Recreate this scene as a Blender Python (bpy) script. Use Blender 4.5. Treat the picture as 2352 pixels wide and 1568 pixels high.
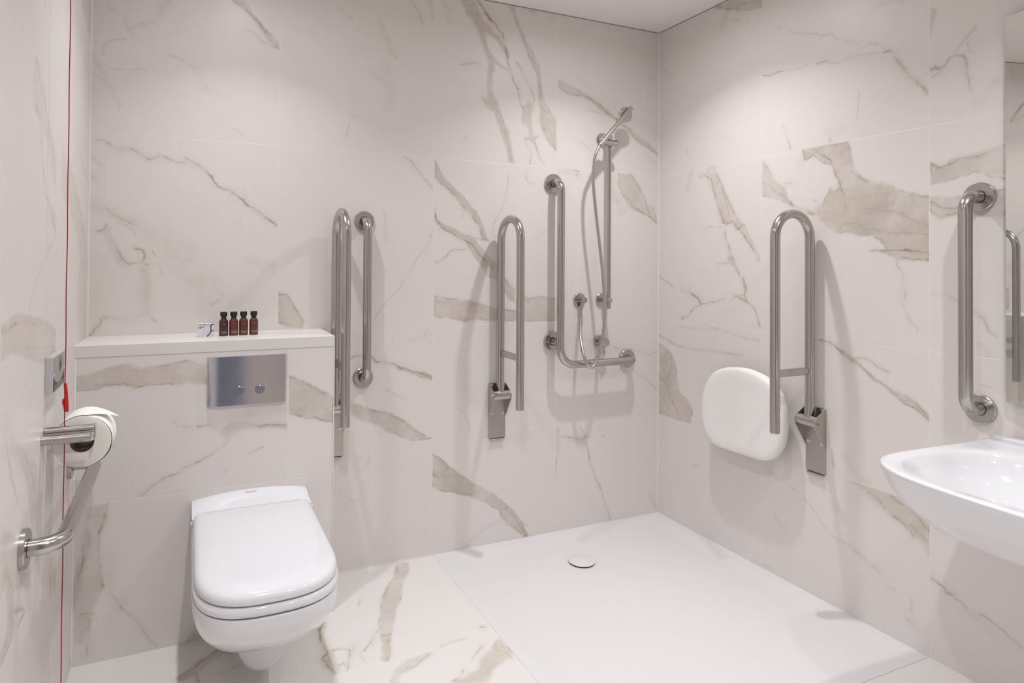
import bpy, bmesh, math, random
import numpy as np
from mathutils import Vector, Matrix
S = bpy.context.scene
for o in list(bpy.data.objects): bpy.data.objects.remove(o)
COL = S.collection
PI = math.pi
# ------------------------------------------------------------------ camera
CAM = np.array([-2.15452, -2.53228, 1.23666]); YAW, PITCH, ROLL = -0.4156, 0.01201, 0.00683
FPX, PPX, PPY = 1459.03, 1078.15, 585.76
def cam_axes():
    fw = np.array([-math.sin(YAW)*math.cos(PITCH), math.cos(YAW)*math.cos(PITCH), math.sin(PITCH)])
    rt = np.array([math.cos(YAW), math.sin(YAW), 0.0]); up = np.cross(rt, fw)
    c, s = math.cos(ROLL), math.sin(ROLL)
    return fw, rt*c+up*s, -rt*s+up*c
FW, RT, UP = cam_axes()
cd = bpy.data.cameras.new('camera'); cam = bpy.data.objects.new('camera', cd); COL.objects.link(cam)
cd.sensor_width = 36; cd.lens = FPX/2352*36; cd.clip_start = .02
cd.shift_x = (1176-PPX)/2352; cd.shift_y = (PPY-784)/2352
cam.matrix_world = Matrix(((RT[0], UP[0], -FW[0], CAM[0]), (RT[1], UP[1], -FW[1], CAM[1]), (RT[2], UP[2], -FW[2], CAM[2]), (0, 0, 0, 1)))
S.camera = cam
# ------------------------------------------------------------------ world, lights, exposure
w = bpy.data.worlds.new('world'); S.world = w; w.use_nodes = True
w.node_tree.nodes['Background'].inputs[0].default_value = (1, .97, .95, 1)
w.node_tree.nodes['Background'].inputs[1].default_value = .3
S.view_settings.view_transform = 'Standard'; S.view_settings.look = 'None'
S.view_settings.gamma = 1; S.view_settings.exposure = 0.07
def downlight_or_fill(x, y, p, size=.06, spread=115):
    l = bpy.data.lights.new('downlight_or_fill', 'AREA'); l.shape = 'DISK'; l.size = size; l.energy = p
    l.color = (.955, .975, 1.0); l.spread = math.radians(spread)
    o = bpy.data.objects.new('downlight_or_fill', l); COL.objects.link(o); o.location = (x, y, 2.392)
# each fitting throws a main beam and a weaker wide spill
for a in ((-.58, -.63, 5.5, .055, 118), (-.58, -.63, 2.4, .055, 165), (-1.97, -.54, 2.9, .055, 104), (-1.97, -.54, 1.9, .055, 165),
          (-.62, -1.95, 5.3, .055, 118), (-1.97, -1.90, 6.8, .055, 118), (-1.97, -1.90, 2.2, .055, 165), (-1.2, -2.6, 4.8, .055, 118)):  # the last entry is an added fill lamp for ambience, not a known fitting
    downlight_or_fill(*a)
# ------------------------------------------------------------------ dimensions
H, zA, zB, zC = 2.4, 1.68342, .96743, .48717
XL, YF = -2.47323, -2.95
XB, YB, ZS = -1.678, -.2703, .974
TX, TY = -1.19738, -1.2685
AL = math.tan(.01001)
def lx(y): return XL - y*AL
# ------------------------------------------------------------------ materials
def mat(name, col, rough=.5, metal=0, **k):
    m = bpy.data.materials.new(name); m.use_nodes = True
    b = m.node_tree.nodes['Principled BSDF']
    b.inputs['Base Color'].default_value = (*col, 1); b.inputs['Roughness'].default_value = rough; b.inputs['Metallic'].default_value = metal
    for kk, v in k.items(): b.inputs[kk.replace('_', ' ')].default_value = v
    return m
def nd(t, typ, **k):
    n = t.nodes.new(typ)
    for a, v in k.items(): setattr(n, a, v)
    return n
def steel(name, col=(.51, .48, .462), rough=.21, scale=(2, 2, 2), var=.02):
    m = mat(name, col, rough, 1); t = m.node_tree; b = t.nodes['Principled BSDF']
    b.inputs['Anisotropic'].default_value = .35
    tc = nd(t, 'ShaderNodeTexCoord'); mp = nd(t, 'ShaderNodeMapping'); mp.inputs['Scale'].default_value = scale
    nz = nd(t, 'ShaderNodeTexNoise'); nz.inputs['Scale'].default_value = 1.0; nz.inputs['Detail'].default_value = 2
    mr = nd(t, 'ShaderNodeMapRange'); mr.inputs[3].default_value = rough-var; mr.inputs[4].default_value = rough+var
    t.links.new(tc.outputs['Object'], mp.inputs[0]); t.links.new(mp.outputs[0], nz.inputs[0])
    t.links.new(nz.outputs[0], mr.inputs[0]); t.links.new(mr.outputs[0], b.inputs['Roughness'])
    return m
M = {}
M['steel'] = steel('brushed steel')
M['plate'] = steel('brushed steel plate', (.50, .45, .42), .34, (4, 4, 4))
M['flush'] = steel('brushed flush plate steel', (.58, .585, .63), .17, (3, 3, 400), .05)
M['chrome'] = steel('satin chrome', (.58, .53, .50), .2)
M['zinc'] = mat('zinc bolt', (.62, .66, .66), .3, 1)
M['dark'] = mat('dark gap shade', (.03, .025, .022), .6)  # near-black colour standing in for shade inside narrow gaps
M['ceramic'] = mat('glazed white ceramic', (.78, .775, .80), .08, 0, Coat_Weight=.5, Coat_Roughness=.03)
M['duro'] = mat('white seat plastic', (.76, .755, .78), .12)
M['seat'] = mat('matt white seat plastic', (.92, .89, .87), .5)
M['tray'] = mat('matt white mineral tray', (.76, .74, .75), .42)
M['paint'] = mat('white ceiling paint', (.92, .89, .86), .8)
M['paper'] = mat('tissue paper', (.97, .94, .905), .9)
M['paperend'] = mat('tissue roll end', (.84, .79, .745), .95)
M['card'] = mat('grey brown cardboard core', (.20, .16, .12), .9)
M['red'] = mat('red plastic', (.62, .008, .02), .3)
M['redcord'] = mat('red cord', (.36, .012, .016), .7)
M['greybody'] = mat('pale grey blue plastic', (.55, .545, .55), .35)
M['greyface'] = mat('warm grey panel', (.36, .335, .30), .4)
M['panel'] = mat('dark grey print', (.075, .055, .055), .5)
M['print'] = mat('light grey print', (.5, .48, .47), .6)
M['white'] = mat('white print', (.75, .72, .72), .5)
M['cap'] = mat('black plastic cap', (.012, .012, .012), .45)
M['amber'] = mat('amber glass', (.16, .035, .018), .06, 0, Transmission_Weight=.25, IOR=1.45)
M['liquid'] = mat('dark amber liquid', (.05, .012, .008), .3)
M['soap'] = mat('printed white card', (.74, .71, .76), .6)
M['branch'] = mat('dark purple print', (.16, .12, .15), .6)
M['blossom'] = mat('pink print', (.55, .28, .38), .6)
M['rubber'] = mat('white end cap', (.7, .68, .66), .5)
M['mirror'] = mat('mirror glass', (.80, .81, .785), .01, 1)
M['mirroredge'] = mat('mirror edge', (.42, .40, .38), .3)
M['door'] = mat('slate blue painted door', (.20, .225, .30), .5)
M['frontwall'] = mat('plain wall paint', (.60, .53, .48), .8)
M['joint'] = mat('brown joints and gap shade', (.30, .24, .20), .8)  # slab joint tone, also the painted shade of the ceiling gap
M['silicone'] = mat('white sealant', (.80, .76, .73), .5)
M['logo'] = mat('grey enamel print', (.30, .30, .32), .5)
# marble
def marble(name, vs, hs, axes, base=(.80, .748, .722), rough=.38, grout=(.86, .82, .78), gw=.0011):
    """vs: positions of vertical joints along axes[0]; hs: along axes[1]; 'band' and 'line' attributes carry the stone's own veins"""
    m = mat(name, base, rough); t = m.node_tree; b = t.nodes['Principled BSDF']; L = t.links.new
    geo = nd(t, 'ShaderNodeNewGeometry'); sp = nd(t, 'ShaderNodeSeparateXYZ'); L(geo.outputs['Position'], sp.inputs[0])
    def noise(scale, detail, rough=.55, dist=0, vec=None):
        n = nd(t, 'ShaderNodeTexNoise'); n.inputs['Scale'].default_value = scale; n.inputs['Detail'].default_value = detail
        n.inputs['Roughness'].default_value = rough; n.inputs['Distortion'].default_value = dist
        L(vec or geo.outputs['Position'], n.inputs['Vector']); return n.outputs[0]
    def mth(op, a, b_=None, c=None, clamp=False):
        n = nd(t, 'ShaderNodeMath', operation=op); n.use_clamp = clamp
        for i, v in enumerate((a, b_, c)):
            if v is None: continue
            if isinstance(v, (int, float)): n.inputs[i].default_value = v
            else: L(v, n.inputs[i])
        return n.outputs[0]
    def mr(v, a, b_, c, d):
        n = nd(t, 'ShaderNodeMapRange'); L(v, n.inputs[0])
        for i, x in enumerate((a, b_, c, d)): n.inputs[i+1].default_value = x
        return n.outputs[0]
    def mix(f, a, b_):
        n = nd(t, 'ShaderNodeMix', data_type='RGBA')
        if isinstance(f, (int, float)): n.inputs[0].default_value = f
        else: L(f, n.inputs[0])
        for i, v in ((6, a), (7, b_)):
            if isinstance(v, tuple): n.inputs[i].default_value = (*v, 1)
            else: L(v, n.inputs[i])
        return n.outputs[2]
    at = lambda n_: nd(t, 'ShaderNodeAttribute', attribute_name=n_).outputs['Fac']
    band, line, haze = at('band'), at('line'), at('haze')
    mp = nd(t, 'ShaderNodeMapping'); mp.inputs['Rotation'].default_value = (.5, .6, .5); mp.inputs['Scale'].default_value = (1, 1, 3.2); L(geo.outputs['Position'], mp.inputs[0])
    cloud = noise(2.2, 4); streak = noise(14, 6, .65, .6, mp.outputs[0]); fine = noise(60, 5, .7)
    col = mix(mr(cloud, .35, .7, 0, .5), base, tuple(c*f for c, f in zip(base, (.965, .955, .935))))
    # faint random clouding that every tile has
    fv = noise(3.3, 7, .62, 1.2)
    thin = mr(mth('ABSOLUTE', mth('SUBTRACT', fv, .5)), 0, .02, 1, 0)
    patch = mr(noise(1.7, 2), .55, .72, 0, 1)
    col = mix(mth('MULTIPLY', mth('MULTIPLY', thin, patch), .10), col, (.40, .33, .26))
    col = mix(mth('MULTIPLY', haze, mr(streak, .3, .7, .25, .75)), col, (.56, .46, .36))
    bf = mth('MULTIPLY', band, mr(streak, .3, .7, .78, 1.05), clamp=True)
    bf = mth('MULTIPLY', bf, mr(noise(8, 6, .65), .38, .56, .55, 1.0), clamp=True)
    col = mix(mth('MULTIPLY', bf, .9), col, mix(mr(noise(5, 5), .38, .66, 0, 1), (.59, .51, .435), (.49, .43, .37)))
    inner = mr(mth('ABSOLUTE', mth('SUBTRACT', noise(9, 6, .6, 1.5, mp.outputs[0]), .5)), 0, .02, 1, 0)
    col = mix(mth('MULTIPLY', mth('MULTIPLY', inner, band), mr(noise(4.5, 2), .45, .65, 0, .4)), col, (.34, .28, .21))
    lf = mth('MULTIPLY', line, mr(fine, .3, .65, .6, 1.1), clamp=True)
    col = mix(lf, col, mix(mr(noise(4, 3), .4, .62, 0, 1), (.20, .16, .108), (.33, .225, .125)))
    d = None
    for ax, ps in ((axes[0], vs), (axes[1], hs)):
        for p in ps:
            e = mth('ABSOLUTE', mth('SUBTRACT', sp.outputs[ax], p)); d = e if d is None else mth('MINIMUM', d, e)
    if d is not None:
        g = mr(d, gw*.7, gw*1.3, 1, 0)
        col = mix(g, col, grout)
        bp = nd(t, 'ShaderNodeBump'); bp.inputs['Strength'].default_value = .35; bp.inputs['Distance'].default_value = .001
        L(mr(d, gw, gw*2, 0, 1), bp.inputs['Height']); L(bp.outputs[0], b.inputs['Normal'])
    L(col, b.inputs['Base Color'])
    return m
X1, X2, X3 = -.59685, -1.20326, -1.84347
Y1, Y2, Y3 = -.62903, -1.27494, -1.92
FX, FY = -1.83218, -.62096
# ------------------------------------------------------------------ stone veins, traced per tile
VEINS = {'back': [], 'right': [], 'left': [], 'box': [], 'floor': []}
def V(surf, ox, oy, s, text):
    for ln in text.strip().splitlines():
        p = ln.split()
        if not p: continue
        k = p[0]; a, b_ = float(p[1]), float(p[2])
        pts = [(ox+float(q.split(',')[0])/s, oy+float(q.split(',')[1])/s) for q in p[3:]]
        VEINS[surf].append((k, a, b_, pts))
# L strength width_mm pts   |  P strength soft_mm pts (closed)  |  H strength width_mm pts
V('back', 200, 0, 4.127, '''
L .25 4 200,40 225,85 285,115
L .3 6 360,180 370,245 400,285 440,325
H .6 18 400,280 480,240 560,225 630,205
L .22 6 370,365 290,375 230,390 200,415 150,440 130,490 160,505 90,512
H .5 22 50,520 80,590 140,650 170,740
L .3 8 45,685 100,715 150,745 195,800 240,830
L .2 4 240,895 280,905 285,940 320,1000 290,1040
L .22 6 190,640 280,655 420,665 600,655
L .22 8 750,510 830,545 900,560 960,600 1020,650
L .22 8 1060,690 1085,750 1100,800 1180,855
H .5 25 690,130 720,70 770,10
P .75 8 1375,0 1500,0 1560,110 1640,210 1740,330 1825,400 1825,465 1770,435 1700,360 1620,240 1560,150 1460,75
L .85 7 1385,0 1460,60 1520,105 1580,165 1640,235 1700,310
L .6 5 1440,0 1500,80 1560,150
L .4 5 1530,280 1600,340 1680,410 1760,440 1820,450
L .4 4 1390,1220 1440,1250 1462,1295
''')
V('back', 200, 300, 3.266, '''
L .5 9 60,65 110,72 160,100 200,130
H .5 22 110,80 180,115 260,140 330,135
L .85 8 325,130 370,155 410,180 455,212 500,210 550,188
L .7 6 550,190 600,200 650,225 700,242 735,240
L .8 7 730,210 790,235 830,248 860,280 900,310 940,360 965,400 1010,432 1060,445 1100,475
L .9 9 1090,465 1130,495 1165,515 1200,555 1250,590 1300,620 1350,665 1400,695 1433,718
H .35 26 325,130 500,205 735,225 860,280 965,400 1100,470 1200,550 1433,715
L .45 6 20,175 60,225 110,265
H .5 20 20,345 60,365
H .55 40 15,550 100,590 190,630 260,680 370,700
L .3 6 100,520 160,600 220,650 310,690 370,715
L .35 8 270,700 330,745 370,785
P .55 14 110,745 150,700 175,720 190,800 235,880 275,960 300,1000 230,990 200,930 160,850 140,780
L .5 8 80,750 130,740 150,705
L .5 8 235,900 270,970 310,1000 370,985 415,985
L .6 12 365,880 410,890 430,930 415,985 450,1000
H .7 26 415,985 440,1080 455,1160 450,1250
H .6 40 430,1200 445,1300 440,1360
H .45 30 440,1360 350,1410 250,1420
L .5 7 20,1540 60,1490 100,1450 105,1415 150,1397 200,1400 240,1420
H .5 22 20,1540 80,1470 130,1400 230,1420
L .35 8 490,895 515,935
L .35 6 535,1000 550,1040 570,1085
H .35 60 380,700 480,770 600,820 720,880 780,960
H .3 80 440,760 620,880 760,1040 860,1120 930,1180
H .3 60 640,1010 760,1110 880,1290 940,1400
L .3 6 930,1100 960,1170 1025,1250
L .3 6 900,1380 930,1310 990,1265
H .35 30 1220,970 1300,1020 1430,1010
L .4 12 480,1410 520,1430
P .8 3 1438,1215 1470,1220 1510,1240 1550,1310 1590,1370 1620,1430 1620,1490 1570,1480 1500,1478 1438,1440
L .55 5 1440,1215 1500,1228 1540,1290 1560,1340 1600,1385 1622,1440
L .65 7 1440,1435 1490,1438 1500,1455 1540,1465
''')
V('back', 630, 0, 2.063, '''
L .25 8 500,105 520,130 540,200 555,245 580,280
H .4 30 460,350 520,380 550,400
H .35 45 530,320 550,420 545,500
H .35 30 370,550 440,575
L .3 6 355,580 350,620 340,645
L .3 10 650,10 690,60 700,120
H .5 22 735,0 750,60 758,110
L .4 5 612,742 660,770 690,820 720,860 752,900
H .4 14 640,755 690,820 752,885
L .35 4 748,1090 738,1140 690,1210 640,1290 590,1370 550,1415
L .4 4 550,1415 505,1460 475,1510
L .3 4 520,1000 530,1060 530,1150
H .4 14 305,40 340,70 370,90
H .35 30 505,110 540,200 560,260
''')
V('back', 980, 0, 3.919, '''
P .95 12 305,0 430,0 470,100 520,190 600,290 660,340 690,400 740,460 745,530 715,520 690,460 640,370 560,310 530,290 535,380 560,440 610,510 660,580 740,650 700,620 640,580 600,560 610,630 590,670 590,800 610,880 640,930 660,1010 700,1100 740,1200 760,1320 790,1470 735,1470 715,1330 660,1140 600,1000 560,980 530,950 500,870 550,890 540,760 550,640 560,560 520,450 500,390 460,270 410,180 360,110
L .7 9 455,0 520,85 560,150 620,220 680,310 705,400 715,470 740,600 780,720 820,800
L .8 16 530,110 560,155 590,195
L .75 12 700,420 712,470 730,520
P .8 10 745,50 790,70 810,170 850,260 900,370 960,470 1010,590 1025,700 1035,830 1070,930 1130,1020 1172,1080 1172,1200 1172,1365 1100,1280 1040,1190 1020,1090 1030,1010 1010,900 1000,760 990,660 950,590 900,460 850,330 800,180
L .5 6 750,60 800,180 850,310 900,440 960,600
L .5 6 1000,740 1030,840 1020,950 1060,1000 1110,1010 1100,960
L .6 8 1020,1080 1050,1150 1100,1270 1168,1360
L .5 7 810,560 860,640 900,740 950,820 970,920
P .8 12 880,960 920,900 960,940 950,1000 940,1060 940,1150 970,1230 1010,1220 970,1270 1000,1360 1060,1490 1020,1440 960,1290 900,1250 880,1240 930,1230 920,1150 860,1110 860,1030
L .45 8 820,800 850,930 880,1000
L .45 8 885,1250 900,1320 940,1370 930,1480
L .5 8 310,582 380,565 430,562 480,572
L .4 10 935,95 965,105
L .35 6 1070,150 1120,170 1160,130
L .3 6 300,1275 370,1235
H .4 22 160,30 200,80 205,200
L .4 8 640,570 700,610 740,650
''')
V('back', 980, 360, 3.919, '''
P .9 6 75,20 110,100 160,190 250,280 340,370 440,480 500,600 550,740 510,740 470,610 400,500 300,400 220,310 130,240 75,180
L .7 7 75,185 130,240 200,295 260,360 330,450 410,530 460,610 510,735
P .95 6 70,480 90,560 170,620 270,655 350,700 430,735 490,820 560,900 640,990 720,1110 790,1200 800,1320 740,1280 690,1180 620,1110 550,1070 480,970 400,860 350,760 250,700 150,650 80,580
L .9 7 75,480 85,560 130,640 210,680 290,730 350,755 420,800 470,880 530,940 600,1010
L .5 6 350,720 385,710 430,735 520,745 560,750
L .6 5 70,955 120,935 175,900 210,858 260,840 350,830
L .4 4 730,170 735,230 710,340 680,450 640,540 600,600 590,680
H .4 18 900,150 910,220 960,250
L .5 6 890,180 910,225 955,245
L .35 5 265,460 320,470 325,540
P .9 4 65,1270 200,1290 330,1305 480,1320 560,1350 620,1360 690,1370 800,1390 860,1230 930,1275 1000,1262 1150,1270 1175,1285 1175,1478 900,1480 620,1478 560,1475 470,1460 340,1478 200,1455 65,1435
L .7 6 65,1255 155,1270 260,1285 380,1300 470,1315
L .8 6 290,1460 350,1475 400,1465
L .7 5 900,1290 960,1275 1010,1260 1080,1262 1160,1270
L .6 5 680,1370 740,1385 800,1390
L .5 6 690,1110 740,1140 780,1160
L .3 4 65,1300 300,1335 480,1325
H .3 12 1100,640 1040,690 980,745
''')
V('back', 1260, 160, 4.127, '''
P .75 6 92,95 150,115 250,170 330,215 400,255 480,310 540,370 620,430 700,500 780,560 850,620 960,710 1035,790 1035,812 940,750 860,690 800,640 740,580 660,500 560,430 470,370 410,300 330,260 230,240 130,200 92,160
L .5 5 95,160 120,190 230,240 330,240 380,270
L .7 8 350,240 430,310 500,350 550,410 640,460 700,520 780,570
L .5 4 470,360 540,390 600,440
L .6 5 800,620 850,690 950,740 1000,780 1035,808
L .35 5 350,380 430,390 520,430
L .4 4 940,830 990,880 1033,900
L .35 5 290,675 340,710 400,765
L .3 4 280,90 340,130 390,180
L .35 5 940,50 960,75 1035,110
H .5 30 95,940 150,950 280,1000
L .45 6 210,940 290,965 260,1010
P .7 8 655,985 780,985 830,1060 880,1150 930,1260 990,1300 1035,1440 1035,1465 960,1400 860,1350 770,1310 720,1220 680,1130 650,1080 665,1040
L .7 6 665,1045 655,1085 700,1180 780,1240 790,1290 870,1340 960,1395 1030,1450
L .6 6 780,990 810,1040 850,1090 870,1150 910,1210 930,1290 960,1370
H .5 60 590,1150 650,1220 700,1310
H .45 24 580,1010 620,1070 600,1100
''')
V('back', 760, 740, 2.8, '''
L .5 6 130,225 170,212 210,215
L .8 8 255,225 300,255 345,255 400,272 450,290 520,315 570,325 650,365
P .75 6 390,265 470,290 520,312 600,320 652,350 652,378 570,355 510,325 430,300
P .9 6 120,530 180,525 260,555 330,575 410,600 490,640 530,680 570,705 650,745 650,752 520,764 460,745 380,710 300,660 230,640 140,600
L .7 6 250,560 330,572 380,590 430,620
L .5 5 450,625 510,665 545,700
L .35 5 355,430 400,460 480,490
L .4 6 125,505 145,518
H .35 14 600,90 620,40
L .25 4 500,125 560,100 640,80
L .3 4 250,860 235,920
L .3 4 830,560 860,580 870,620 890,650 885,700
H .35 60 850,280 880,420 900,500
P .95 5 654,850 700,880 760,925 830,980 900,1020 970,1060 1050,1110 1110,1160 1180,1215 1230,1290 1270,1375 1255,1380 1180,1330 1110,1260 1080,1210 1020,1175 930,1135 870,1110 800,1095 700,1080 654,1050
L .8 5 654,848 700,882 750,925 820,970 850,1000
L .8 6 654,978 685,995 706,1018
L .5 4 700,1075 800,1095 870,1112
L .7 5 1120,1190 1160,1230 1200,1290 1230,1330 1262,1378
L .6 5 1090,1235 1130,1290 1190,1335 1250,1378
L .4 5 1200,1265 1230,1290 1265,1305
L .25 5 880,1440 900,1400 1000,1320 1100,1265
''')
V('back', 1260, 720, 3.015, '''
L .3 6 110,150 200,175 300,190
L .35 6 420,215 470,240 500,245 590,245 640,270 690,280 755,265
L .3 5 475,245 490,280
L .35 6 580,395 620,410 680,460 745,530
L .3 5 200,10 250,80 
L .5 8 50,850 120,850 180,862 230,870 260,850
H .8 26 175,865 240,880 265,850
L .4 6 215,790 240,820
H .7 20 55,800 70,880 65,950
L .5 5 60,950 50,1050 48,1160
L .55 6 255,890 275,960 290,1040 320,1120 360,1200 380,1290 410,1370 430,1430
H .45 18 275,960 320,1120 380,1290 430,1430
H .4 16 360,770 340,800
L .4 6 365,845 390,850
L .4 4 700,1260 720,1300 750,1350
L .4 5 200,700 210,735
H .3 16 70,130 90,40 130,-20
''')
V('right', 1510, 0, 3.733, '''
P .85 8 490,65 560,40 640,0 905,0 905,60 800,90 700,85 600,85 540,80
L .6 8 510,60 600,70 700,80
L .5 6 700,40 800,20 900,10
H .4 30 600,110 570,180 550,240
L .3 5 620,170 700,185
L .35 5 1025,240 1060,242
L .4 5 1120,270 1200,285 1290,290 1380,290
L .5 5 1400,305 1460,290 1500,280 1530,325 1560,345
L .5 5 1600,345 1660,360 1730,380
L .35 5 1760,400 1820,375 1885,385
L .6 5 905,652 960,645 1020,625 1080,610
L .3 6 1080,610 1240,575 1290,550
L .5 8 1365,550 1400,535 1440,528
L .35 6 1440,528 1510,545 1600,520 1680,480 1780,465 1900,455
L .6 10 1940,450 1990,430 2030,450
H .6 24 1940,450 1990,430 2040,480
H .75 22 2030,470 2090,550 2150,630 2220,700 2320,800
L .45 8 2040,490 2100,570 2160,650 2230,710 2320,810
L .3 6 1730,800 1715,930 1710,1030
L .4 6 1080,1075 1110,1160 1140,1280
H .4 24 1450,1110 1490,1180 1600,1090
L .5 8 1480,1180 1487,1220
L .3 6 50,580 100,630 150,670
L .3 5 250,1260 262,1335
L .25 5 540,1170 640,1195
L .3 7 1880,55 2000,15 2110,10
''')
V('right', 1500, 340, 3.732, '''
P .5 8 465,160 535,150 560,220 600,320 640,400 680,500 720,590 780,660 830,750 880,850 915,940 912,965 870,880 800,780 760,720 730,700 690,650 650,640 610,640 580,560 540,450 520,380 480,280 440,235
L .6 6 540,220 570,280 595,310 600,360 640,430 660,490 700,560
L .55 5 590,340 620,440 645,520 650,590
L .6 10 495,270 525,370 540,450 580,560 600,620 650,640
H .7 34 560,500 600,620 700,640 740,690
L .7 9 600,640 640,650 680,625 730,700 760,660
L .6 9 760,720 800,780 850,850 905,960
H .6 28 330,190 310,280 290,350
L .4 6 285,350 320,365
L .5 7 400,240 440,235 480,260
L .6 7 615,700 620,770 650,850 680,920 710,1010 740,1080 770,1150 790,1210
H .7 24 640,820 660,930 720,1040
L .7 7 770,1110 795,1190 780,1260 800,1310 830,1330
P .6 6 640,920 680,930 720,1040 700,1030 650,980
L .55 5 650,995 600,978 560,985
L .3 4 558,985 558,1050
L .7 8 705,1262 740,1275 780,1310 830,1332
L .5 5 780,1250 720,1265 670,1290
L .7 6 835,1335 870,1370 885,1410 900,1470 915,1530
L .6 5 55,1105 110,1140 180,1195
H .6 20 240,1210 300,1240 370,1270
L .75 12 300,1230 350,1260 380,1280 415,1340
L .65 6 240,1468 290,1440 330,1395 370,1360 415,1340 460,1325 520,1315
L .45 6 520,1318 560,1305 620,1288
L .4 5 600,670 540,685 490,665 440,690
''')
V('right', 1740, 300, 3.41, '''
P .95 8 350,150 420,125 560,105 705,85 735,150 740,250 770,310 830,370 900,400 1050,415 1080,460 1200,490 1345,520 1345,1020 1230,1010 1100,1000 1000,960 880,940 980,930 1000,920 970,880 900,820 800,825 740,800 600,790 560,750 500,710 460,640 490,580 530,530 570,450 610,480 640,450 630,390 600,330 590,280 520,240 440,195 370,230 365,180
L .7 7 360,150 370,230 440,190 520,250 590,270
L .8 8 440,140 500,190 560,220 600,280 610,350 640,400 640,440
L .6 8 650,450 680,520 690,600
H .8 50 480,640 560,700 640,640 700,590
H .7 40 560,550 640,470 760,560
L .5 8 740,320 800,370 850,400 880,395
L .6 5 640,760 700,725 780,715 830,760 900,765 960,790
L .5 5 620,790 740,800 800,820 900,800
L .7 6 890,940 960,950 1020,930 1100,940 1180,935 1250,945 1340,965
L .85 12 1150,935 1180,935 1220,945
L .6 6 980,940 1060,990 1100,1010 1150,990 1220,1010 1330,1020
L .6 7 1200,490 1260,500 1340,515
L .45 5 1060,470 1075,520 1050,590
L .4 5 850,610 1000,620 1100,640 1200,690 1340,750
L .45 5 1040,805 1200,800 1340,815
L .5 7 900,820 960,860 1010,920
L .6 7 1090,1000 1100,1060 1110,1080 1140,1130 1145,1170
H .45 14 1100,1040 1145,1160 1150,1290
L .45 12 1155,1270 1150,1310
L .3 6 1130,1340 1170,1440 1200,1500 1260,1560
P .8 8 30,235 60,270 100,340 150,410 220,450 240,520 290,590 400,620 450,650 440,665 340,620 280,600 200,555 120,530 30,510
L .6 6 30,235 70,280 110,350
L .4 5 35,405 90,420 150,490 200,510
L .6 7 190,500 230,540 280,590
L .35 6 215,415 270,415
H .3 30 330,270 360,200 
L .5 8 400,650 450,655
L .5 6 450,545 480,555
L .4 5 235,60 260,140
''')
V('right', 1500, 720, 2.529, '''
P .9 6 35,170 90,210 130,280 140,350 150,450 200,500 235,570 215,635 130,610 35,582
L .6 6 35,350 70,400 100,480 150,590
L .5 6 60,190 110,240 110,320 85,370
L .4 6 35,125 90,160 140,185 220,205 290,212
H .45 16 35,125 140,185 290,212 480,240
L .35 5 290,212 400,225 520,240
L .35 6 160,75 260,95 330,90 400,95 480,125 560,150 620,155
L .3 4 270,45 350,80 430,105
L .3 4 240,885 270,878
L .3 4 640,885 700,935 745,970
L .3 4 790,1003 820,1022
L .3 3 870,1065 910,1110 950,1170 990,1230 1030,1275 1070,1310
L .3 4 1070,1310 1150,1350 1200,1400 1260,1450 1310,1500
H .35 26 1150,1340 1220,1420 1310,1500
L .3 4 700,1150 720,1200 765,1265
L .8 9 975,155 1030,165 1080,215 1130,250 1180,290
P .85 5 1010,160 1080,200 1150,245 1200,280 1240,330 1330,400 1390,440 1480,480 1550,530 1604,590 1604,630 1570,590 1500,540 1430,510 1370,450 1300,390 1220,320 1150,270 1080,220
L .6 5 1160,262 1210,255 1270,275 1310,310 1370,345
L .6 5 1200,300 1290,390 1370,430 1450,510 1550,570 1600,625
L .5 5 1470,480 1500,490 1530,520 1590,590
L .4 6 1040,790 1045,890
H .35 30 1120,820 1180,930 1250,980
P .75 16 1130,950 1250,980 1420,1030 1500,1090 1604,1150 1604,1400 1550,1310 1450,1230 1350,1150 1250,1060
L .6 10 1380,1060 1450,1110 1500,1130 1560,1150
L .6 10 1250,1030 1320,1090 1350,1130
L .7 9 1510,1150 1550,1200 1604,1260
L .7 9 1400,1180 1480,1240 1520,1290
L .7 8 1500,1230 1560,1290 1604,1320
H .6 26 1070,1120 1110,1190
L .6 8 1070,1110 1090,1150
L .35 4 630,1455 700,1490
H .35 40 1180,1060 1280,1080
''')
V('right', 1960, 0, 3.136, '''
P .45 5 555,60 600,70 580,180 557,250
L .4 5 600,70 580,140 560,240
L .7 9 555,500 590,480 620,500
L .55 7 590,500 650,480 690,420 750,405 800,405 815,450 820,530 850,660
H .4 20 800,400 820,530 845,660
L .3 6 560,560 640,500 740,370 800,290 880,190
L .25 5 820,290 825,360 860,380
H .4 26 870,720 890,770 950,680 1000,600 1080,590
L .4 7 1000,600 1040,575 1080,590
P .75 7 552,1180 620,1200 700,1150 850,1110 1000,1070 1100,1040 1100,1250 980,1250 880,1240 760,1280 552,1340
L .7 9 552,1180 610,1205 680,1190 760,1150 860,1130 960,1100
L .6 6 970,1255 1000,1275 1095,1290
P .6 8 552,1420 700,1420 850,1400 1100,1360 1100,1560 900,1560 640,1510 552,1480
L .6 7 552,1460 640,1500 720,1500 800,1470
L .5 6 1020,1370 1100,1355
L .6 7 640,1555 700,1540 760,1530
''')
V('right', 2100, 0, 1.568, '''
P .6 5 55,720 150,715 325,690 325,775 150,775 90,788 55,760
L .7 5 55,755 100,785 140,770
L .3 5 60,1058 120,1065 165,1090
L .55 5 215,1118 250,1150 270,1190 300,1210
H .4 16 230,1240 270,1280
L .25 4 240,1385 290,1400
''')
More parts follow.
